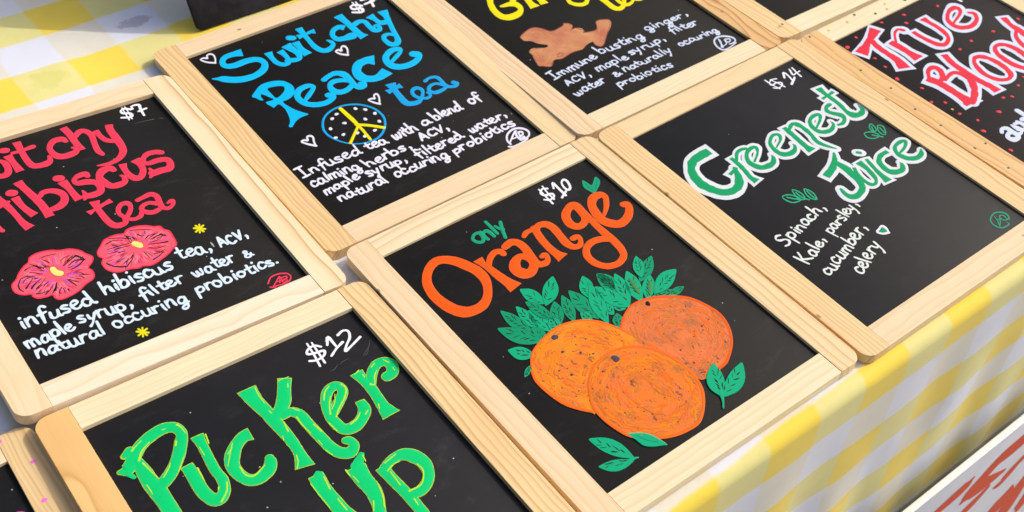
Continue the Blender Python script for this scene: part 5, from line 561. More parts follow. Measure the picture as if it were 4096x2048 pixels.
  ["painted_word","emerald green title word edged in lime",1,[["S","lime",1,0,[-4670,4266,203,-4462,4227,455,-4226,4391,470,-4080,4570,468,-3706,4884,442,-3257,5062,464,-2826,5115,462,-2523,4964,425,-2448,4624,373,-2645,4275,425,-2908,3884,424,-3254,3513,432,-3610,3251,453,-3937,3111,430]],["S","emerald",2,0,[-4670,4266,156,-4462,4227,410,-4226,4391,430,-4080,4570,429,-3706,4884,399,-3257,5062,418,-2826,5115,412,-2523,4964,379,-2448,4624,336,-2645,4275,388,-2908,3884,386,-3254,3513,393,-3610,3251,412,-3937,3111,388]],["S","lime",1,0,[-4043,4361,333,-4054,3910,479,-4056,3414,539,-4017,2942,567,-4003,2493,530,-4003,1887,510]],["S","emerald",2,0,[-4043,4361,297,-4054,3910,444,-4056,3414,503,-4017,2942,531,-4003,2493,495,-4003,1887,475]],["S","lime",1,0,[-4323,4756,229,-4083,4853,378]],["S","emerald",2,0,[-4323,4756,184,-4083,4853,334]],["S","emerald",2,0,[-4509,4122,195,-4398,3867,149]],["S","lime",1,0,[-2090,4291,-442,-2120,3832,345,-2180,3306,342,-2230,2739,342,-2211,2315,366,-2321,1939,366,-2544,1733,454,-2767,1751,461,-2898,2147,437,-2904,2599,440,-2877,3125,428,-2880,3401,-417]],["S","emerald",2,0,[-2092,4267,-405,-2120,3832,308,-2180,3306,305,-2230,2739,305,-2211,2315,330,-2321,1939,330,-2544,1733,413,-2767,1751,419,-2898,2147,400,-2904,2599,404,-2877,3125,392,-2880,3378,-381]],["S","lime2",4,0,[-4025,4837,71,-3891,4913,36,-3618,5039,30]],["S","lime2",4,0,[-4010,4362,76,-3780,4651,47,-3439,4849,36]],["S","lime2",4,0,[-2891,5085,41,-2783,5063,25]],["S","lime2",4,0,[-2414,5013,83,-2350,4825,46,-2345,4555,25]],["S","lime2",4,0,[-2731,4427,56,-2813,4292,68]],["S","lime2",4,0,[-3652,3369,39,-3380,3597,45,-3259,3746,25]],["S","lime2",4,0,[-4202,3377,29,-4198,3108,41,-4203,2957,23]],["S","lime2",4,0,[-2150,2139,48,-2305,1839,49,-2628,1569,51]],["S","lime2",4,0,[-1844,4176,55,-1917,3792,43]],["S","lime2",4,0,[-2650,3110,66,-2696,2549,42]],["S","lime2",4,0,[-2233,3812,31,-2246,3444,25]],["S","lime2",4,0,[-2436,2106,49,-2500,2014,30]],["S","lime2",4,0,[-1843,2665,25,-1310,3390,38]],["S","lime2",4,0,[-3950,4207,56,-3888,3845,43,-3818,3435,31]],["S","lime2",4,0,[-2816,3730,32,-3179,3326,25]],["S","lime",1,0,[-637,3422,-546,-918,3427,455,-1269,3228,444,-1542,2938,504,-1710,2584,460,-1693,2160,430,-1530,1823,449,-1242,1721,456,-867,1837,445,-666,2074,408,-616,2228,313]],["S","emerald",2,0,[-656,3422,-498,-918,3427,410,-1269,3228,404,-1542,2938,467,-1710,2584,424,-1693,2160,391,-1530,1823,405,-1242,1721,411,-867,1837,405,-666,2074,371,-616,2228,276]],["S","lime",1,0,[127,5161,-686,124,4573,555,203,3915,488,235,3446,481,273,2930,442,290,2386,399,255,1884,387,129,1309,-659]],["S","emerald",2,0,[127,5136,-645,124,4573,514,203,3915,446,235,3446,440,273,2930,402,290,2386,360,255,1884,348,134,1332,-622]],["S","lime",1,0,[1417,4899,-484,1132,4426,463,886,4022,500,571,3723,452,275,3518,355]],["S","emerald",2,0,[1403,4877,-445,1132,4426,424,886,4022,461,571,3723,411,275,3518,313]],["S","lime",1,0,[576,3470,283,856,3510,388,1045,3260,410,1078,2742,420,1148,1952,417,1194,1537,430,1327,1210,449,1588,1036,466,1853,1195,354,1840,1445,337,1747,1507,315]],["S","emerald",2,0,[576,3470,236,856,3510,337,1045,3260,366,1078,2742,379,1148,1952,376,1194,1537,387,1327,1210,403,1588,1036,420,1853,1195,316,1840,1445,293,1747,1507,266]],["S","lime2",4,0,[-1621,3084,34,-1390,3261,34]],["S","lime2",4,0,[-1550,2431,44,-1542,2058,54,-1323,1890,60,-876,2075,35]],["S","lime2",4,0,[391,2851,58,440,3163,32,461,3297,26]],["S","lime2",4,0,[94,2612,37,147,2770,31]],["S","lime2",4,0,[138,1867,37,41,1604,43,-120,1385,37]],["S","lime2",4,0,[1211,2654,42,1278,2265,49]],["S","lime2",4,0,[1383,4627,33,1305,4469,26]],["S","lime2",4,0,[982,3603,48,1118,3388,32]],["S","lime2",4,0,[297,3953,28,317,3790,28]],["S","lime2",4,0,[902,3204,54,897,2811,48,945,2388,41]],["S","lime2",4,0,[391,5067,40,334,4691,40,332,4284,30]],["S","lime2",4,0,[1174,4869,36,1233,4909,34,1547,4863,35]],["S","lime2",4,0,[992,1537,42,1074,1245,42]],["S","lime2",4,0,[1013,2003,27,1016,1760,27]],["S","lime",1,0,[1943,2631,276,2305,2950,381,2688,3265,372,2768,3525,359,2637,3690,396,2320,3609,393,2023,3238,364,1865,2783,370,1833,2355,426,1924,1949,445,2234,1842,475,2624,1982,422,2929,2285,447,2987,2693,-333]],["S","emerald",2,0,[1943,2631,235,2305,2950,340,2688,3265,332,2768,3525,315,2637,3690,345,2320,3609,351,2023,3238,325,1865,2783,330,1833,2355,384,1924,1949,398,2234,1842,428,2624,1982,380,2929,2285,407,2983,2668,-292]],["S","lime",1,0,[3549,3806,-510,3569,3370,379,3600,2981,406,3560,2486,395,3516,2052,469,3534,1586,-691]],["S","emerald",2,0,[3550,3782,-465,3569,3370,335,3600,2981,362,3560,2486,352,3516,2052,427,3533,1609,-648]],["S","lime",1,0,[3674,3037,306,3974,3479,381,4319,3741,396,4621,3708,422,4746,3463,450,4576,3141,421,4337,3082,440]],["S","emerald",2,0,[3674,3037,266,3974,3479,341,4319,3741,350,4621,3708,367,4746,3463,406,4576,3141,379,4337,3082,393]],["S","lime2",4,0,[2012,3347,52,2215,3626,54,2460,3779,43]],["S","lime2",4,0,[2837,3637,46,2884,3397,60,2652,3081,54,2222,2750,47,1981,2506,46]],["S","lime2",4,0,[1884,2721,64,2074,3102,32,2277,3378,26]],["S","lime2",4,0,[2219,2001,60,2489,2071,64,2728,2240,27]],["S","lime2",4,0,[2844,2089,56,3001,2187,28]],["S","lime2",4,0,[3459,3762,38,3666,3841,46]],["S","lime2",4,0,[3683,3615,36,3668,3465,36]],["S","lime2",4,0,[3670,3093,88,3782,3020,35,3972,3320,47,4173,3511,35]],["S","lime2",4,0,[4630,3785,42,4710,3596,59]],["S","lime2",4,0,[4714,3321,43,4682,3179,35]],["S","lime2",4,0,[3425,2214,46,3338,2016,26]],["S","lime2",4,0,[4091,3727,38,4287,3816,38]],["S","lime2",4,0,[1651,2425,49,1695,2002,49]],["S","lime2",4,0,[2033,2875,34,2268,3077,33,2445,3372,26]]]],
  ["painted_word","second emerald title word running off the lower edge",1,[["S","lime",1,0,[241,860,-510,183,262,511,206,-290,516,248,-803,526,396,-1250,519,661,-1559,579,1046,-1515,449,1261,-1177,432,1414,-653,545,1399,-98,593,1439,454,-690]],["S","emerald",2,0,[239,838,-472,183,262,474,206,-290,478,248,-803,487,396,-1250,478,661,-1559,536,1046,-1515,411,1261,-1177,396,1414,-653,507,1399,-98,554,1437,431,-650]],["S","emerald",2,0,[416,927,-207,241,722,374]],["S","emerald",2,0,[1917,818,-143,1706,627,292,1483,447,388]],["S","lime",1,0,[2111,3,-447,2146,-597,411,2201,-1135,408,2229,-1649,402,2241,-2232,398]],["S","emerald",2,0,[2112,-19,-406,2146,-597,371,2201,-1135,368,2229,-1649,363,2241,-2232,358]],["S","lime",1,0,[2169,-103,350,2569,53,369,2967,26,482,3213,-233,540,3322,-638,485,3200,-1070,383,2919,-1343,394,2580,-1457,389,2302,-1429,260]],["S","emerald",2,0,[2169,-103,308,2569,53,325,2967,26,435,3213,-233,494,3322,-638,444,3200,-1070,346,2919,-1343,355,2580,-1457,347,2302,-1429,216]],["S","lime2",4,0,[1868,709,45,1821,457,39]],["S","lime2",4,0,[1693,-386,32,1562,-933,43,1373,-1340,49]],["S","lime2",4,0,[1214,-967,43,1018,-1277,42]],["S","lime2",4,0,[414,652,44,335,160,50]],["S","lime2",4,0,[345,-295,45,361,-791,51]],["S","lime2",4,0,[1118,505,52,1110,256,52]],["S","lime2",4,0,[2184,-253,41,2441,-144,35,2710,-135,44]],["S","lime2",4,0,[2241,-337,40,2227,-926,46]],["S","lime2",4,0,[3117,-548,48,3121,-878,51,2790,-1257,46,2334,-1270,71]],["S","lime2",4,0,[2274,61,36,2756,166,43]],["S","lime2",4,0,[2296,-1604,58,2274,-1857,32]],["S","lime2",4,0,[-52,645,38,-51,105,32,-26,-443,31]],["S","lime2",4,0,[1211,-109,33,1177,188,33]]]],
  ["price","white price, twelve",1,[["S","white",1,0,[3160,5483,92,2984,5652,93,2720,5602,91,2601,5430,100,2836,5333,101,3151,5267,107,3033,5068,90,2730,5018,97,2496,5116,91]],["S","white",1,0,[2832,5862,65,2773,5291,78,2681,4725,83]],["S","white",1,0,[2992,5814,65,2947,5288,79,2897,4774,85]],["S","white",1,0,[3382,5423,82,3590,5738,124,3609,5304,91,3608,5137,75]],["S","white",1,0,[3249,4917,96,3581,5127,84,3894,5260,111]],["S","white",1,0,[3927,5633,106,4184,5724,92,4332,5600,94,4213,5308,97,3953,5081,84,3760,4844,110,4019,4927,87,4537,5144,103]]]],
  ["scratch","faint grey scratched outline round the price",1,[["S","scuff",1,0,[4743,4824,14,4536,4592,18,4195,4369,15]],["S","scuff",1,0,[3670,4490,13,3429,4483,21,3299,4431,12]],["S","scuff",1,0,[3217,4458,11,3027,4338,20,2869,4334,13]],["S","scuff",1,0,[4511,4553,10,4319,4344,18,4170,4330,13]]]],
 ],
 'H': [
  ["painted_word","red first title word outlined in white",1,[["S","bluewhite2",1,0,[-2163,6068,-811,-3116,5639,642,-3734,5374,640,-4755,4940,-887]],["S","red",2,0,[-2367,5976,-566,-3116,5639,398,-3734,5374,397,-4561,5022,-647]],["S","bluewhite2",1,0,[-3337,5399,843,-3467,4817,804,-3491,4267,833,-3516,3722,864,-3801,2996,-1063]],["S","red",2,0,[-3337,5399,484,-3467,4817,430,-3491,4267,446,-3516,3722,510,-3745,3137,-741]],["S","bluewhite2",1,0,[-2630,4997,-886,-2568,4412,908,-2557,3835,854,-2535,3120,-1160]],["S","red",2,0,[-2617,4876,-483,-2568,4412,513,-2557,3835,466,-2539,3241,-774]],["S","bluewhite2",1,0,[-2385,4722,403,-1866,5205,386,-1471,5338,500,-1298,5175,708]],["S","red",2,0,[-2385,4722,173,-1866,5205,166,-1471,5338,200,-1298,5175,293]],["S","bluewhite2",1,0,[-990,4934,-733,-997,4340,735,-926,3808,805,-802,3437,862,-481,3272,561,22,3473,475,274,3895,685,362,4431,757,344,4892,788,346,5393,-875]],["S","red",2,0,[-991,4806,-335,-997,4340,327,-926,3808,381,-802,3437,431,-481,3272,281,22,3473,238,274,3895,342,362,4431,359,344,4892,373,345,5264,-462]],["S","bluewhite2",1,0,[1383,4161,384,2390,4517,436,2589,4903,875,2066,4934,492,1397,4555,494,1176,4096,775,1298,3717,852,1869,3491,606,2577,3681,477,2916,4071,684,2767,4271,693]],["S","red",2,0,[1383,4161,153,2390,4517,211,2589,4903,424,2066,4934,251,1397,4555,252,1176,4096,396,1298,3717,435,1869,3491,315,2577,3681,255,2916,4071,331,2767,4271,244]]]],
  ["painted_word","red second title word outlined in white",1,[["S","bluewhite2",1,0,[-3543,2184,-1046,-3311,1531,1016,-3289,938,961,-3298,329,981,-3323,-446,-1295]],["S","red",2,0,[-3499,2060,-563,-3311,1531,547,-3289,938,518,-3298,329,545,-3318,-307,-863]],["S","bluewhite2",1,0,[-3420,2007,453,-2932,2407,470,-2468,2391,757,-2500,2028,649,-2806,1687,537,-3138,1549,483]],["S","red",2,0,[-3420,2007,227,-2932,2407,246,-2468,2391,359,-2500,2028,348,-2806,1687,313,-3138,1549,263]],["S","bluewhite2",1,0,[-2886,1515,532,-2192,1640,609,-1874,1428,913,-1802,926,902,-2160,448,708,-2629,55,627,-3225,-240,634]],["S","red",2,0,[-2886,1515,242,-2192,1640,261,-1874,1428,415,-1802,926,501,-2160,448,415,-2629,55,368,-3225,-240,381]],["S","bluewhite2",1,0,[-1217,2920,-772,-1499,2098,778,-1570,1317,831,-1562,495,853,-1491,0,846,-1527,-542,-943]],["S","red",2,0,[-1264,2784,-439,-1499,2098,424,-1570,1317,453,-1562,495,465,-1491,0,461,-1519,-425,-575]],["S","bluewhite2",1,1,[-167,1774,580,193,1582,807,360,1142,834,356,586,771,163,69,592,-212,-136,492,-591,-19,676,-850,290,789,-918,790,740,-733,1311,642,-499,1619,467]],["S","red",2,1,[-167,1774,290,193,1582,382,360,1142,417,356,586,404,163,69,323,-212,-136,246,-591,-19,301,-850,290,374,-918,790,370,-733,1311,337,-499,1619,234]],["S","bluewhite2",1,1,[1415,1773,482,1888,1653,811,2100,1127,852,2016,515,796,1863,-137,632,1445,-417,557,1109,-101,811,898,411,841,905,968,801,1035,1450,621]],["S","red",2,1,[1415,1773,241,1888,1653,384,2100,1127,426,2016,515,417,1863,-137,331,1445,-417,279,1109,-101,384,898,411,420,905,968,420,1035,1450,325]],["S","bluewhite2",1,0,[3933,3191,-783,3642,2472,807,3609,1992,882,3471,1389,831,3211,489,812]],["S","red",2,0,[3875,3049,-427,3642,2472,423,3609,1992,481,3471,1389,453,3211,489,443]],["S","bluewhite2",1,0,[3546,2034,458,3061,1758,507,2739,1285,683,2609,695,829,2736,228,795,3190,310,439]],["S","red",2,0,[3546,2034,229,3061,1758,253,2739,1285,342,2609,695,414,2736,228,398,3190,310,195]]]],
  ["dot","loose red paint dots",1,[["D","coral2",1,-170,5980,93],["D","coral2",1,-648,5467,92],["D","coral2",1,2434,2616,92],["D","coral2",1,817,2729,90],["D","coral2",1,-235,2615,89],["D","coral2",1,4429,2564,94],["D","coral2",1,-4296,1719,83],["D","coral2",1,-4781,823,82],["D","coral2",1,-4276,449,82],["D","coral2",1,-4405,-429,81],["D","coral2",1,-4105,-1178,80],["D","coral2",1,-1295,-1034,83],["D","coral2",1,-1717,-847,83],["D","coral2",1,4999,3117,96],["D","coral2",1,481,-462,86],["D","coral2",1,78,-961,85],["D","coral2",1,-438,-1679,84],["D","coral2",1,-319,-695,85],["D","coral2",1,-2776,-1358,109],["D","coral2",1,-4530,-1786,105],["D","coral2",1,1914,5530,89],["D","coral2",1,-172,5967,87],["D","coral2",1,-641,5468,86],["D","coral2",1,-1650,6180,86],["D","coral2",1,-3714,6053,83],["D","coral2",1,-4293,4443,81],["D","coral2",1,-4410,3736,80],["D","coral2",1,-4285,1717,78],["D","coral2",1,-4693,5750,117],["D","coral2",1,-4694,2819,112],["D","coral2",1,-4641,-3272,91]]],
  ["handwriting","white handwriting cut by the right edge",1,[["S","bluewhite2",1,0,[-3942,-2321,179,-3721,-2185,193,-3496,-2280,274,-3496,-2567,297,-3412,-2795,246,-3203,-2823,136,-3098,-2723,147,-3195,-2628,131]],["S","bluewhite2",1,1,[-3811,-2553,186,-3543,-2564,284,-3486,-2774,321,-3641,-2952,220,-3926,-2899,342,-3984,-2690,256]],["S","bluewhite2",1,0,[-3114,-2268,133,-3092,-2468,294,-3009,-2697,263,-2841,-2868,233]],["S","bluewhite2",1,0,[-2933,-2287,160,-2663,-2354,228,-2649,-2595,225,-2799,-2840,190]],["S","bluewhite2",1,0,[-2678,-2238,153,-2664,-2498,202,-2671,-2753,198]],["S","bluewhite2",1,0,[-1994,-1806,297,-1995,-2043,285,-1999,-2334,254]],["S","bluewhite2",1,0,[-2385,-2308,247,-2236,-2351,325,-2249,-2575,298]]]],
  ["price","end of a white price cut by the top of the view",1,[["S","white",1,0,[3251,5571,150,3296,5363,147,3309,5143,143]]]],
  ["dot","green paint dots on the wood",-0.0,[["D","forest",1,-2390,7280,68],["D","forest",1,-1417,6765,68],["D","forest",1,-5725,4138,62],["D","forest",1,-5631,2470,61],["D","forest",1,-5960,862,59],["D","forest",1,-5931,-518,58],["D","forest",1,817,6749,70],["D","forest",1,-5315,-2408,57],["D","forest",1,-5971,-2332,57],["D","forest",1,-5870,-3966,55],["D","forest",1,-5681,7254,65],["D","forest",1,-6007,8693,66],["D","forest",1,810,6712,70]]],
  ["dot","yellow paint dots on the wood",-0.0,[["D","paleyellow",1,-5513,4653,63],["D","paleyellow",1,-6007,3893,62],["D","paleyellow",1,-5542,3207,61],["D","paleyellow",1,-5670,1556,60],["D","paleyellow",1,-5333,1071,60],["D","paleyellow",1,-5767,-74,58],["D","paleyellow",1,-5393,-701,58],["D","paleyellow",1,-4545,-100,59],["D","paleyellow",1,-590,6693,69],["D","paleyellow",1,-3151,7077,67],["D","paleyellow",1,-298,7069,69],["D","paleyellow",1,-5303,3920,62],["D","paleyellow",1,-5411,-701,66],["D","paleyellow",1,-5875,-1663,65],["D","paleyellow",1,-5541,-3518,63],["D","paleyellow",1,-5779,-105,66],["D","paleyellow",1,-3139,7049,61],["D","paleyellow",1,-4468,7095,60],["D","paleyellow",1,-5598,3218,56],["D","paleyellow",1,-6056,3881,56],["D","paleyellow",1,-5548,4594,57],["D","paleyellow",1,-5716,5760,58]]],
 ],
 'I': [
  ["dot","pink paint dots on the wood",-0.0,[["D","pink",1,5646,5911,82],["D","pink",1,5392,4376,88],["D","pink",1,5077,7235,75]]],
  ["painted_ring","edge of a magenta painted curve",1,[["S","magenta",1,0,[4457,4490,35,4588,4510,31,4708,4448,27,4768,4334,28,4799,4198,27]]]],
 ],
 'K': [
  ["painted_stroke","red orange brush strokes of lettering on the sign",1,[["S","vermil",1,0,[10200,-2590,1721,9272,-2750,1614,8167,-2749,1402,7523,-3030,1413,7063,-3473,1419,6600,-3917,1621,6198,-4092,1286,5943,-4569,536]],["S","vermil",1,0,[9515,-5161,373,8665,-5013,868,7599,-4715,1375,6639,-4388,1465,5943,-4569,603]],["S","vermil",1,0,[5539,-2374,430,5195,-2640,1167,4326,-2794,1181,3619,-2878,1051,2918,-2962,941]],["S","vermil",1,0,[11680,-5552,839,11077,-5810,869,10509,-6322,1091,10112,-6762,815,9465,-6634,238]],["S","vermil",1,0,[8354,-5791,694,7739,-6186,1029,6904,-6545,1213]],["S","vermil",1,0,[12355,-9205,443,12209,-9859,1741,11834,-10615,2221,11454,-11381,1861]],["S","vermil",1,0,[13991,-9415,1321,13761,-10423,1870,13668,-11707,2075,13572,-13025,2103]],["S","vermil",1,0,[16135,-12964,1380,16367,-14220,1951,16266,-15124,682]]]],
 ],
}
# ------------------------------------------------------------------ framed chalkboards
T = .045                 # thickness of a frame
HW = .608                # half its outer width
HI = INH / 2
HO = HI + RAIL

WIDTHS = {'A': (.61, .61), 'B': (.618, .611), 'C': (.617, .62), 'D': (.608, .611), 'E': (.616, .626), 'F': (.62, .61), 'G': (.628, .62), 'H': (.634, .62), 'I': (.61, .61)}

def stile_mesh(sg, hw):
    """upright of a frame: rounded outer corners, eased edges; in board coordinates"""
    HW = hw
    r = .048
    def arc(cx, cy, a0, a1):
        return [(cx + r * math.cos(a0 + (a1 - a0) * i / 6), cy + r * math.sin(a0 + (a1 - a0) * i / 6)) for i in range(7)]
    pts = [(.5, -HO)] + arc(HW - r, -HO + r, -math.pi / 2, 0) + arc(HW - r, HO - r, 0, math.pi / 2) + [(.5, HO)]
    pts = [(sg * x, y) for x, y in pts]
    return prism(pts, -T, 0)

def prism(pts, z0, z1, bev=.0018):
    bm = bmesh.new()
    vb = [bm.verts.new((x * U, y * U, z0 * U)) for x, y in pts]
    f = bm.faces.new(vb)
    bmesh.ops.recalc_face_normals(bm, faces=[f])
    ret = bmesh.ops.extrude_face_region(bm, geom=[f])
    vt = [e for e in ret['geom'] if isinstance(e, bmesh.types.BMVert)]
    bmesh.ops.translate(bm, verts=vt, vec=(0, 0, (z1 - z0) * U))
    bm.normal_update()
    bmesh.ops.recalc_face_normals(bm, faces=bm.faces)
    ed = [e for e in bm.edges if abs(e.verts[0].co.z - e.verts[1].co.z) < 1e-6]
    bmesh.ops.bevel(bm, geom=ed, offset=bev * U, segments=2, profile=.5, affect='EDGES')
    me = bpy.data.meshes.new('stick')
    bm.to_mesh(me)
    bm.free()
    for p in me.polygons:
        p.use_smooth = True
    me.set_sharp_from_angle(angle=math.radians(35))
    return me

def rail_mesh(sg):
    y0, y1 = HI * sg, (HO - .0008) * sg
    pts = [(-.4992, y0), (.4992, y0), (.4992, y1), (-.4992, y1)]
    return prism(pts if sg > 0 else pts[::-1], -T + .0006, -.0012, .0015)

def panel_mat(tint, gloss, dusty):
    k = NT('blackboard')
    co = k.coords()
    n = k.noise(co, 14, 4, .6)
    tint = tuple(v * .5 for v in tint)
    c = k.mix(k.ramp(n, [(.35, 0), (.75, 1)]), tint, tuple(v * 1.35 for v in tint))
    vo = k.n('TexVoronoi')
    k.put(vo.inputs['Vector'], co)
    vo.inputs['Scale'].default_value = 190
    vo.inputs['Randomness'].default_value = 1
    spk = k.math('LESS_THAN', vo.outputs['Distance'], .1)
    sepc = k.n('SeparateColor')
    k.put(sepc.inputs[0], vo.outputs['Color'])
    keep = k.math('LESS_THAN', sepc.outputs[0], .03 * dusty)
    c = k.mix(k.math('MULTIPLY', k.math('MULTIPLY', spk, keep), .75), c, (.6, .58, .55))
    sc = k.noise(k.mapping(co, (1, 1, 1)), 9, 5, .75)
    c = k.mix(k.math('MULTIPLY', k.ramp(sc, [(.58, 0), (.8, 1)]), .05 * dusty), c, (.3, .3, .3))
    hz = k.noise(k.mapping(co, (1, 2.2, 1)), 34, 5, .8)
    c = k.mix(k.math('MULTIPLY', k.ramp(hz, [(.55, 0), (.75, 1)]), .022 * min(1.5, dusty + .4)), c, (.4, .4, .4))
    wv = k.n('TexVoronoi')
    k.put(wv.inputs['Vector'], k.mapping(co, (1, .22, 1)))
    wv.inputs['Scale'].default_value = 150
    ws = k.n('SeparateColor')
    k.put(ws.inputs[0], wv.outputs['Color'])
    nick = k.math('MULTIPLY', k.math('LESS_THAN', wv.outputs['Distance'], .12), k.math('LESS_THAN', ws.outputs[1], .012 * dusty))
    c = k.mix(k.math('MULTIPLY', nick, .6), c, (.5, .5, .48))
    k.bump(k.noise(co, 900, 2, .5), .12, .00005)
    return k.done(c, gloss + .14, .12)

BASE = (237, 212, 164)
PALE = (240, 224, 186)
YELLOW = (238, 208, 154)
PINKISH = (238, 213, 174)
TAN = (230, 190, 130)
D1, D2, D3 = (216, 174, 120), (196, 142, 76), (176, 116, 50)
#        left stile            right stile           top rail             bottom rail     : light, dark, ring freq, warp, contrast
WOODS = {
 'A': [(PINKISH, D1, 26, .010, .45), (PALE, D2, 34, .006, .7), (PINKISH, D1, 14, .030, .4), ((244, 226, 200), D1, 16, .02, .4)],
 'B': [(YELLOW, D2, 62, .006, .75), (BASE, D1, 26, .006, .45), (PINKISH, D1, 40, .006, .35), (PINKISH, D1, 22, .01, .25)],
 'C': [(PINKISH, D2, 52, .006, .75), (TAN, D3, 22, .025, .95), (BASE, D1, 40, .006, .4), (PALE, D1, 46, .006, .35)],
 'D': [(PINKISH, D1, 54, .006, .6), (BASE, D2, 30, .006, .65), (PALE, D1, 24, .008, .7), (PALE, D1, 44, .005, .45)],
 'E': [(YELLOW, D2, 42, .006, .7), (YELLOW, D2, 48, .008, .75), (BASE, D1, 22, .02, .3), (PINKISH, D1, 30, .008, .4)],
 'F': [((236, 194, 128), D2, 9, .035, .7), (YELLOW, D3, 34, .006, .95), (PALE, D1, 46, .008, .35), (PALE, D1, 40, .006, .4)],
 'G': [(YELLOW, D2, 40, .006, .65), (BASE, D1, 40, .006, .5), (BASE, D1, 40, .006, .5), (PALE, D1, 22, .008, .45)],
 'H': [(TAN, D3, 30, .014, .85), (BASE, D1, 40, .006, .5), (PALE, D1, 42, .006, .35), (PALE, D1, 40, .006, .4)],
 'I': [(BASE, D1, 40, .006, .5), (YELLOW, D2, 54, .006, .6), (PALE, D1, 30, .006, .4), (PALE, D1, 40, .006, .4)],
}
LABELS = {
 'A': 'framed chalkboard with coral red lettering and two painted red flowers, at the left edge',
 'B': 'framed chalkboard with turquoise lettering, a peace symbol and small white hearts',
 'C': 'framed chalkboard with yellow lettering above a brown painted ginger root',
 'D': 'framed chalkboard with orange lettering and three painted oranges with green leaves',
 'E': 'framed chalkboard with green lettering outlined in white, at the table edge',
 'F': 'framed chalkboard with large emerald green lettering edged in lime, cut by the lower edge',
 'G': 'bare black corner of a framed chalkboard, between the ginger board and the red lettered board',
 'H': 'framed chalkboard with red lettering outlined in white and scattered red dots',
 'I': 'framed chalkboard with pink dots on its wood, in the lower left corner',
}
PANEL = {'A': ((.021, .020, .019), .42, 1.2), 'B': ((.019, .018, .017), .45, .6), 'C': ((.024, .023, .019), .5, .25), 'D': ((.022, .021, .020), .46, 1.0),
         'E': ((.028, .028, .031), .42, .25), 'F': ((.027, .027, .031), .40, 2.4), 'G': ((.024, .022, .020), .5, .1), 'H': ((.032, .025, .025), .46, .3), 'I': ((.018, .018, .019), .42, 1.6)}

def chalkboard(key):
    (ox, oy, oz), rot, rec = BOARDS[key]
    e = bpy.data.objects.new('chalkboard', None)
    COL.objects.link(e)
    mw = Matrix(rot).to_4x4()
    mw.translation = Vector((ox, oy, oz)) * U
    e.matrix_world = mw
    e.empty_display_size = .05
    e['label'] = LABELS[key]
    e['category'] = 'chalkboard'
    e['group'] = 'framed chalkboards laid out on the checked cloth'
    for i, nm in enumerate(('stile', 'stile', 'rail', 'rail')):
        li, dk, fr, wp, ct = WOODS[key][i]
        me = stile_mesh(-1, WIDTHS[key][0]) if i == 0 else stile_mesh(1, WIDTHS[key][1]) if i == 1 else rail_mesh(5 - 2 * i)
        st = add_obj(nm, me, e, [wood_mat('y' if i < 2 else 'x', li, dk, fr, 7 * (ord(key) - 64) + i * 2.3, wp, ct)])
        wm = st.modifiers.new('even_normals', 'WEIGHTED_NORMAL')
        wm.weight = 100
        wm.keep_sharp = True
    p = prism([(-.507, -HI - .007), (.507, -HI - .007), (.507, HI + .007), (-.507, HI + .007)], -rec - .014, -rec, .0004)
    add_obj('black_panel', p, e, [panel_mat(*PANEL[key])])
    for name, label, on_panel, items in PAINT.get(key, []):
        if name == 'dot':
            for it in items:
                P = Paint(-rec if on_panel else -.0004)
                paint_items(P, [it])
                P.build(name, e, None)
            continue
        P = Paint(-rec if on_panel else -.0004)
        paint_items(P, items)
        P.build(name, e, label)
    return e

HATCH = {'orangeL': ['amber', 'orange2', 'amber', 'salmon', 'amber', 'tan'], 'orangeR': ['tan', 'salmon', 'orange2', 'tan', 'salmon', 'salmon'], 'orangeF': ['amber', 'orange2', 'tan', 'salmon', 'amber', 'amber', 'orange2', 'amber']}
def petals(P, it):
    rnd = random.Random(11)
    lp = it[4][0]
    pts = catmull([[lp[i] * 1e-4, lp[i + 1] * 1e-4] for i in range(0, len(lp), 2)], True, 5)
    cx = sum(p[0] for p in pts) / len(pts)
    cy = sum(p[1] for p in pts) / len(pts)
    for i, (x, y) in enumerate(pts):
        for _ in range(2):
            f0 = rnd.uniform(.3, .6)
            f1 = f0 + rnd.uniform(.15, .38)
            f1 = min(f1, .9)
            a = rnd.uniform(-.1, .1)
            q = []
            for k_ in range(4):
                g_ = f0 + (f1 - f0) * k_ / 3
                dx, dy = (x - cx) * g_, (y - cy) * g_
                b_ = a * (1 + k_ * .4)
                q.append((cx + dx * math.cos(b_) - dy * math.sin(b_), cy + dx * math.sin(b_) + dy * math.cos(b_), rnd.uniform(.002, .0046) * (1, 1.2, 1, .5)[k_]))
            P.stroke(rnd.choice(['rose2', 'rose2', 'coral', 'dark', 'rose2', 'rose2', 'purple', 'coral']), q, False, it[2] + 1, n=2)

def hatch(P, it):
    rnd = random.Random(it[1])
    lp = it[4][0]
    pts = catmull([[lp[i] * 1e-4, lp[i + 1] * 1e-4] for i in range(0, len(lp), 2)], True, 4)
    cx = sum(p[0] for p in pts) / len(pts)
    cy = sum(p[1] for p in pts) / len(pts)
    N = len(pts)
    for _ in range(190):
        f_ = rnd.uniform(.08, .95) ** .7
        a, n_ = rnd.randrange(N), rnd.randint(3, 8)
        w = rnd.uniform(.0022, .0065)
        q = []
        for i in range(n_):
            x, y = pts[(a + i) % N]
            g_ = f_ * (1 + .03 * math.sin(i * 1.9 + a))
            q.append((cx + (x - cx) * g_, cy + (y - cy) * g_, w * (.4 + math.sin(math.pi * (i + .5) / n_))))
        P.stroke(rnd.choice(HATCH[it[1]]), q, False, it[2] + 1, n=2)
    for _ in range(46):
        f_ = rnd.uniform(.1, .9) ** .6
        x, y = pts[rnd.randrange(N)]
        P.disc(rnd.choice(['umber', 'umber', 'slate', 'tan']), cx + (x - cx) * f_, cy + (y - cy) * f_, rnd.uniform(.0018, .0045), it[2] + 1)

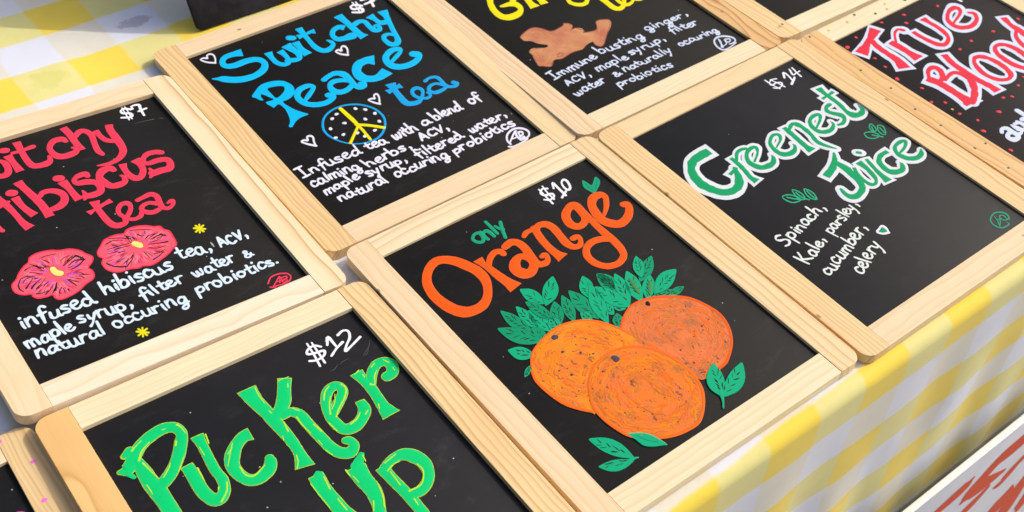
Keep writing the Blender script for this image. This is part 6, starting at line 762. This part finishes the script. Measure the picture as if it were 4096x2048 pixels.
def paint_items(P, items):
    for it in items:
        if it[0] == 'S':
            _, c, lay, cl, fl = it
            pts = [(fl[i] * 1e-4, fl[i + 1] * 1e-4, abs(fl[i + 2]) * 1e-4) for i in range(0, len(fl), 3)]
            P.stroke(c, pts, bool(cl), lay, fl[2] < 0, fl[-1] < 0)
        elif it[0] == 'P':
            P.poly(it[1], it[4], it[2], bool(it[3]))
            if it[1] == 'rose':
                petals(P, it)
            if it[1] in HATCH:
                hatch(P, it)
        elif it[0] == 'D':
            P.disc(it[1], it[3] * 1e-4, it[4] * 1e-4, it[5] * 1e-4, it[2])
        else:
            _, c, lay, txt, x0, y0, x1, y1, xh, pen = it
            P.text(c, txt, x0 * 1e-4, y0 * 1e-4, x1 * 1e-4, y1 * 1e-4, xh * 1e-4, pen * 1e-4, lay)

for key in 'ABCDEFGHI':
    chalkboard(key)

# ------------------------------------------------------------------ checked tablecloth: one sheet, flat on the table, over its rounded edge and down
NX, NY = .6628, -.7488         # outward across the table's front edge
TX, TY = .7488, .6628          # along it
EDGE = -1.284
G0 = (-2.0218, 4.2374)
GI = (.17707, .16934)
GJ = (.15638, -.17053)
det = GI[0] * GJ[1] - GI[1] * GJ[0]
boards = [(Vector(o), Matrix(r_), rc) for o, r_, rc in BOARDS.values()]

def cloth_z(x, y):
    """the cloth gives way under the boards: it follows their undersides"""
    W = Z = 0
    lim = 1e9
    for o, R_, _ in boards:
        d = Vector((x - o.x, y - o.y, 0))
        lx, ly = R_.col[0].xy.dot(d.xy), R_.col[1].xy.dot(d.xy)
        px_, py_ = max(-HW, min(HW, lx)), max(-HO, min(HO, ly))
        dist = math.hypot(lx - px_, ly - py_)
        zb = o.z + px_ * R_.col[0].z + py_ * R_.col[1].z - T - .002
        w = math.exp(-(dist / .12) ** 2) + 1e-5 / (.05 + dist * dist)
        W += w
        Z += w * zb
        if dist < .03:
            lim = min(lim, zb)
    return min(Z / W, lim)

def cloth():
    us = [-6.2 + .1 * i for i in range(22)]
    u = us[-1]
    while u < EDGE - .03:
        u += .035
        us.append(min(u, EDGE))
    if us[-1] < EDGE: us.append(EDGE)
    ss = []
    r = .05
    for i in range(1, 9):
        ss.append(r * math.pi / 2 * i / 8)
    q = ss[-1]
    while q < 2.6:
        q += .04
        ss.append(q)
    ts = [-2.6 + .04 * i for i in range(int(9.2 / .04))]
    V, F, UV = [], [], []
    for a, (kind, val) in enumerate([(0, u) for u in us] + [(1, s) for s in ss]):
        for t in ts:
            if kind == 0:
                x, y = val * NX + t * TX, val * NY + t * TY
                z = cloth_z(x, y)
                wr = .0035 * noise.noise(Vector((x * 3, y * 3, 4))) + .0015 * noise.noise(Vector((x * 9, y * 9, 1)))
                near = min(1, max(0, (EDGE - val) / .1))
                z += min(0, wr) * near if val > -4.3 else wr
                gx, gy = x - G0[0], y - G0[1]
            else:
                ez_x, ez_y = EDGE * NX + t * TX, EDGE * NY + t * TY
                z0 = cloth_z(ez_x, ez_y)
                if val <= r * math.pi / 2 + 1e-9:
                    th = val / r
                    out, dz = r * math.sin(th), -r * (1 - math.cos(th))
                else:
                    out, dz = r, -r - (val - r * math.pi / 2)
                g = min(1, max(0, val - .05) / .7)
                fold = .035 * math.sin(t * 8.3 + 1.2 * math.sin(t * 2.1) + val * 2.6) + .022 * math.sin(t * 15.7 + 2 - val * 2.2) + .03 * noise.noise(Vector((t * 2.2, val * 1.5, 3)))
                fold += .012 * noise.noise(Vector((t * 9, val * 7, 5)))
                out += g * fold * .2
                x, y, z = ez_x + out * NX, ez_y + out * NY, z0 + dz
                gx, gy = ez_x - G0[0] + val * NX, ez_y - G0[1] + val * NY
            sh = .13 * (1 if kind else min(1, max(0, (val + 3.2) / 1.5)))
            i_ = (gx * GJ[1] - gy * GJ[0]) / det
            j_ = (GI[0] * gy - GI[1] * gx) / det - sh
            V.append((x, y, z))
            UV.append((i_, j_))
    n = len(ts)
    rows = len(us) + len(ss)
    for a in range(rows - 1):
        for b in range(n - 1):
            F.append((a * n + b, (a + 1) * n + b, (a + 1) * n + b + 1, a * n + b + 1))
    me = mesh_of('tablecloth', V, F)
    uvl = me.uv_layers.new(name='weave')
    for lp in me.loops:
        uvl.data[lp.index].uv = UV[lp.vertex_index]
    return me

def cloth_mat():
    k = NT('checked_cotton')
    uv = k.coords('UV')
    wob = k.n('TexNoise')
    k.put(wob.inputs['Vector'], uv)
    wob.inputs['Scale'].default_value = 1.1
    wob.inputs['Detail'].default_value = 2
    off = k.n('VectorMath', operation='MULTIPLY_ADD')
    k.put(off.inputs[0], wob.outputs['Color'])
    off.inputs[1].default_value = (.1, .1, 0)
    off.inputs[2].default_value = (-.05, -.05, 0)
    ad = k.n('VectorMath', operation='ADD')
    k.put(ad.inputs[0], uv)
    k.put(ad.inputs[1], off.outputs[0])
    sep = k.n('SeparateXYZ')
    k.put(sep.inputs[0], ad.outputs[0])
    def band(v):
        f_ = k.math('FLOORED_MODULO', v, 2.0)
        a = k.ramp(k.math('MULTIPLY', f_, .5), [(0, .5), (.018, 1), (.482, 1), (.518, 0), (.982, 0), (1, .5)])
        return a
    bi, bj = band(sep.outputs[0]), band(sep.outputs[1])
    white, cream, pale, full = lin((216, 220, 232)), lin((217, 214, 200)), lin((221, 214, 138)), lin((234, 208, 72))
    c = k.mix(bi, k.mix(bj, white, pale), k.mix(bj, cream, full))
    n = k.noise(uv, 2.6, 4, .6)
    c = k.mix(k.math('MULTIPLY', k.ramp(n, [(.5, 0), (.8, 1)]), .25), c, k.mix(.5, c, lin((190, 160, 70))))
    # an old grey blotch in one white check
    gr = k.n('VectorMath', operation='DISTANCE')
    k.put(gr.inputs[0], k.mapping(uv, (1.0, 1.9, 1)))
    gr.inputs[1].default_value = (1.57, -.95, 0)
    gm = k.math('ADD', gr.outputs['Value'], k.math('MULTIPLY', k.math('SUBTRACT', k.noise(uv, 5, 3, .6), .5), .6))
    c = k.mix(k.math('MULTIPLY', k.ramp(gm, [(.26, 1), (.33, 0)]), .5), c, lin((140, 136, 150)))
    sg = k.n('VectorMath', operation='DISTANCE')
    k.put(sg.inputs[0], uv)
    sg.inputs[1].default_value = (-.5, .4, 0)
    gm2 = k.math('ADD', sg.outputs['Value'], k.math('MULTIPLY', k.math('SUBTRACT', k.noise(uv, 4, 3, .6), .5), .8))
    c = k.mix(k.math('MULTIPLY', k.ramp(gm2, [(.25, 1), (.36, 0)]), .3), c, lin((196, 196, 70)))
    # weave
    w1 = k.n('TexWave')
    k.put(w1.inputs['Vector'], uv)
    w1.inputs['Scale'].default_value = 24
    w2 = k.n('TexWave', bands_direction='Y')
    k.put(w2.inputs['Vector'], uv)
    w2.inputs['Scale'].default_value = 24
    wv = k.math('MULTIPLY', w1.outputs['Fac'], w2.outputs['Fac'])
    k.bump(k.math('ADD', wv, k.math('MULTIPLY', k.noise(uv, 60, 2, .6), .6)), .35, .00015)
    k.b.inputs['Sheen Weight'].default_value = .15
    return k.done(c, .7, .3)

add_obj('tablecloth', cloth(), None, [cloth_mat()], 'yellow and white checked tablecloth spread under the boards and hanging over the front edge', 'tablecloth')

# ------------------------------------------------------------------ dark slate board leaning back behind the turquoise board
def slate_board():
    p0 = Vector((-1.512, 4.535, -.047))
    ex = Vector((.75, .66, 0)).normalized()
    up = Vector((-.66 * .6, .75 * .6, 1)).normalized()
    ez = ex.cross(up)
    up = ez.cross(ex)
    w, h_, r = .92, 1.9, .03
    def arc(cx, cy, a):
        return [(cx + r * math.cos(a + math.pi / 2 * i / 5), cy + r * math.sin(a + math.pi / 2 * i / 5)) for i in range(6)]
    pts = arc(w - r, r, -math.pi / 2) + arc(w - r, h_ - r, 0) + arc(r, h_ - r, math.pi / 2) + arc(r, r, math.pi)
    me = prism(pts, -.03, 0, .005)
    k = NT('chalky_slate')
    co = k.coords()
    c = k.mix(k.ramp(k.noise(co, 26, 5, .7), [(.42, 0), (.7, 1)]), (.010, .009, .012), (.03, .028, .035))
    c = k.mix(k.ramp(k.noise(co, 60, 4, .75), [(.62, 0), (.72, .5)]), c, (.13, .125, .14))
    k.bump(k.noise(co, 300, 3, .6), .3, .0002)
    o = add_obj('slate_board', me, None, [k.done(c, .6, .16)], 'unframed dark slate board with chalk smears leaning behind the turquoise lettered board', 'slate board')
    mw = Matrix((ex, up, ez)).transposed().to_4x4()
    mw.translation = p0 * U
    o.matrix_world = mw
slate_board()

# ------------------------------------------------------------------ white sign standing in front of the table
def sign():
    (ox, oy, oz), rot = SIGN
    e = bpy.data.objects.new('white_sign', None)
    COL.objects.link(e)
    mw = Matrix(rot).to_4x4()
    mw.translation = Vector((ox, oy, oz)) * U
    e.matrix_world = mw
    e['label'] = 'white sign with red orange brush lettering standing in front of the hanging cloth'
    e['category'] = 'sign'
    w0, w1, hh = -.5, 1.9, 2.62
    me = prism([(w0, -hh), (w1, -hh), (w1, 0), (w0, 0)], -.016, .004, .0015)
    k = NT('white_sign_board')
    co = k.coords()
    c = k.mix(k.ramp(k.noise(co, 6, 3, .6), [(.35, 0), (.75, 1)]), lin((222, 226, 236)), lin((206, 210, 222)))
    add_obj('board', me, e, [k.done(c, .35, .5)])
    me = prism([(w0, -.006), (w1, -.006), (w1, .012), (w0, .012)], -.02, .012, .003)
    k = NT('white_edge_trim')
    add_obj('edge_trim', me, e, [k.done(lin((240, 238, 230)), .4, .5)])
    for name, label, _, items in PAINT['K']:
        P = Paint(.004)
        paint_items(P, items)
        P.build(name, e, label)
sign()

# ------------------------------------------------------------------ ground under and round the table
k = NT('concrete')
co = k.coords()
k.bump(k.noise(co, 140, 4, .7), .6, .004)
gm = k.done(k.mix(k.noise(co, 40, 5, .7), (.24, .23, .21), (.34, .33, .30)), .85, .3)
me = bpy.data.meshes.new('ground')
me.from_pydata([(-60, -60, -.78), (60, -60, -.78), (60, 60, -.78), (-60, 60, -.78)], [], [(0, 1, 2, 3)])
add_obj('ground', me, None, [gm], kind='structure')
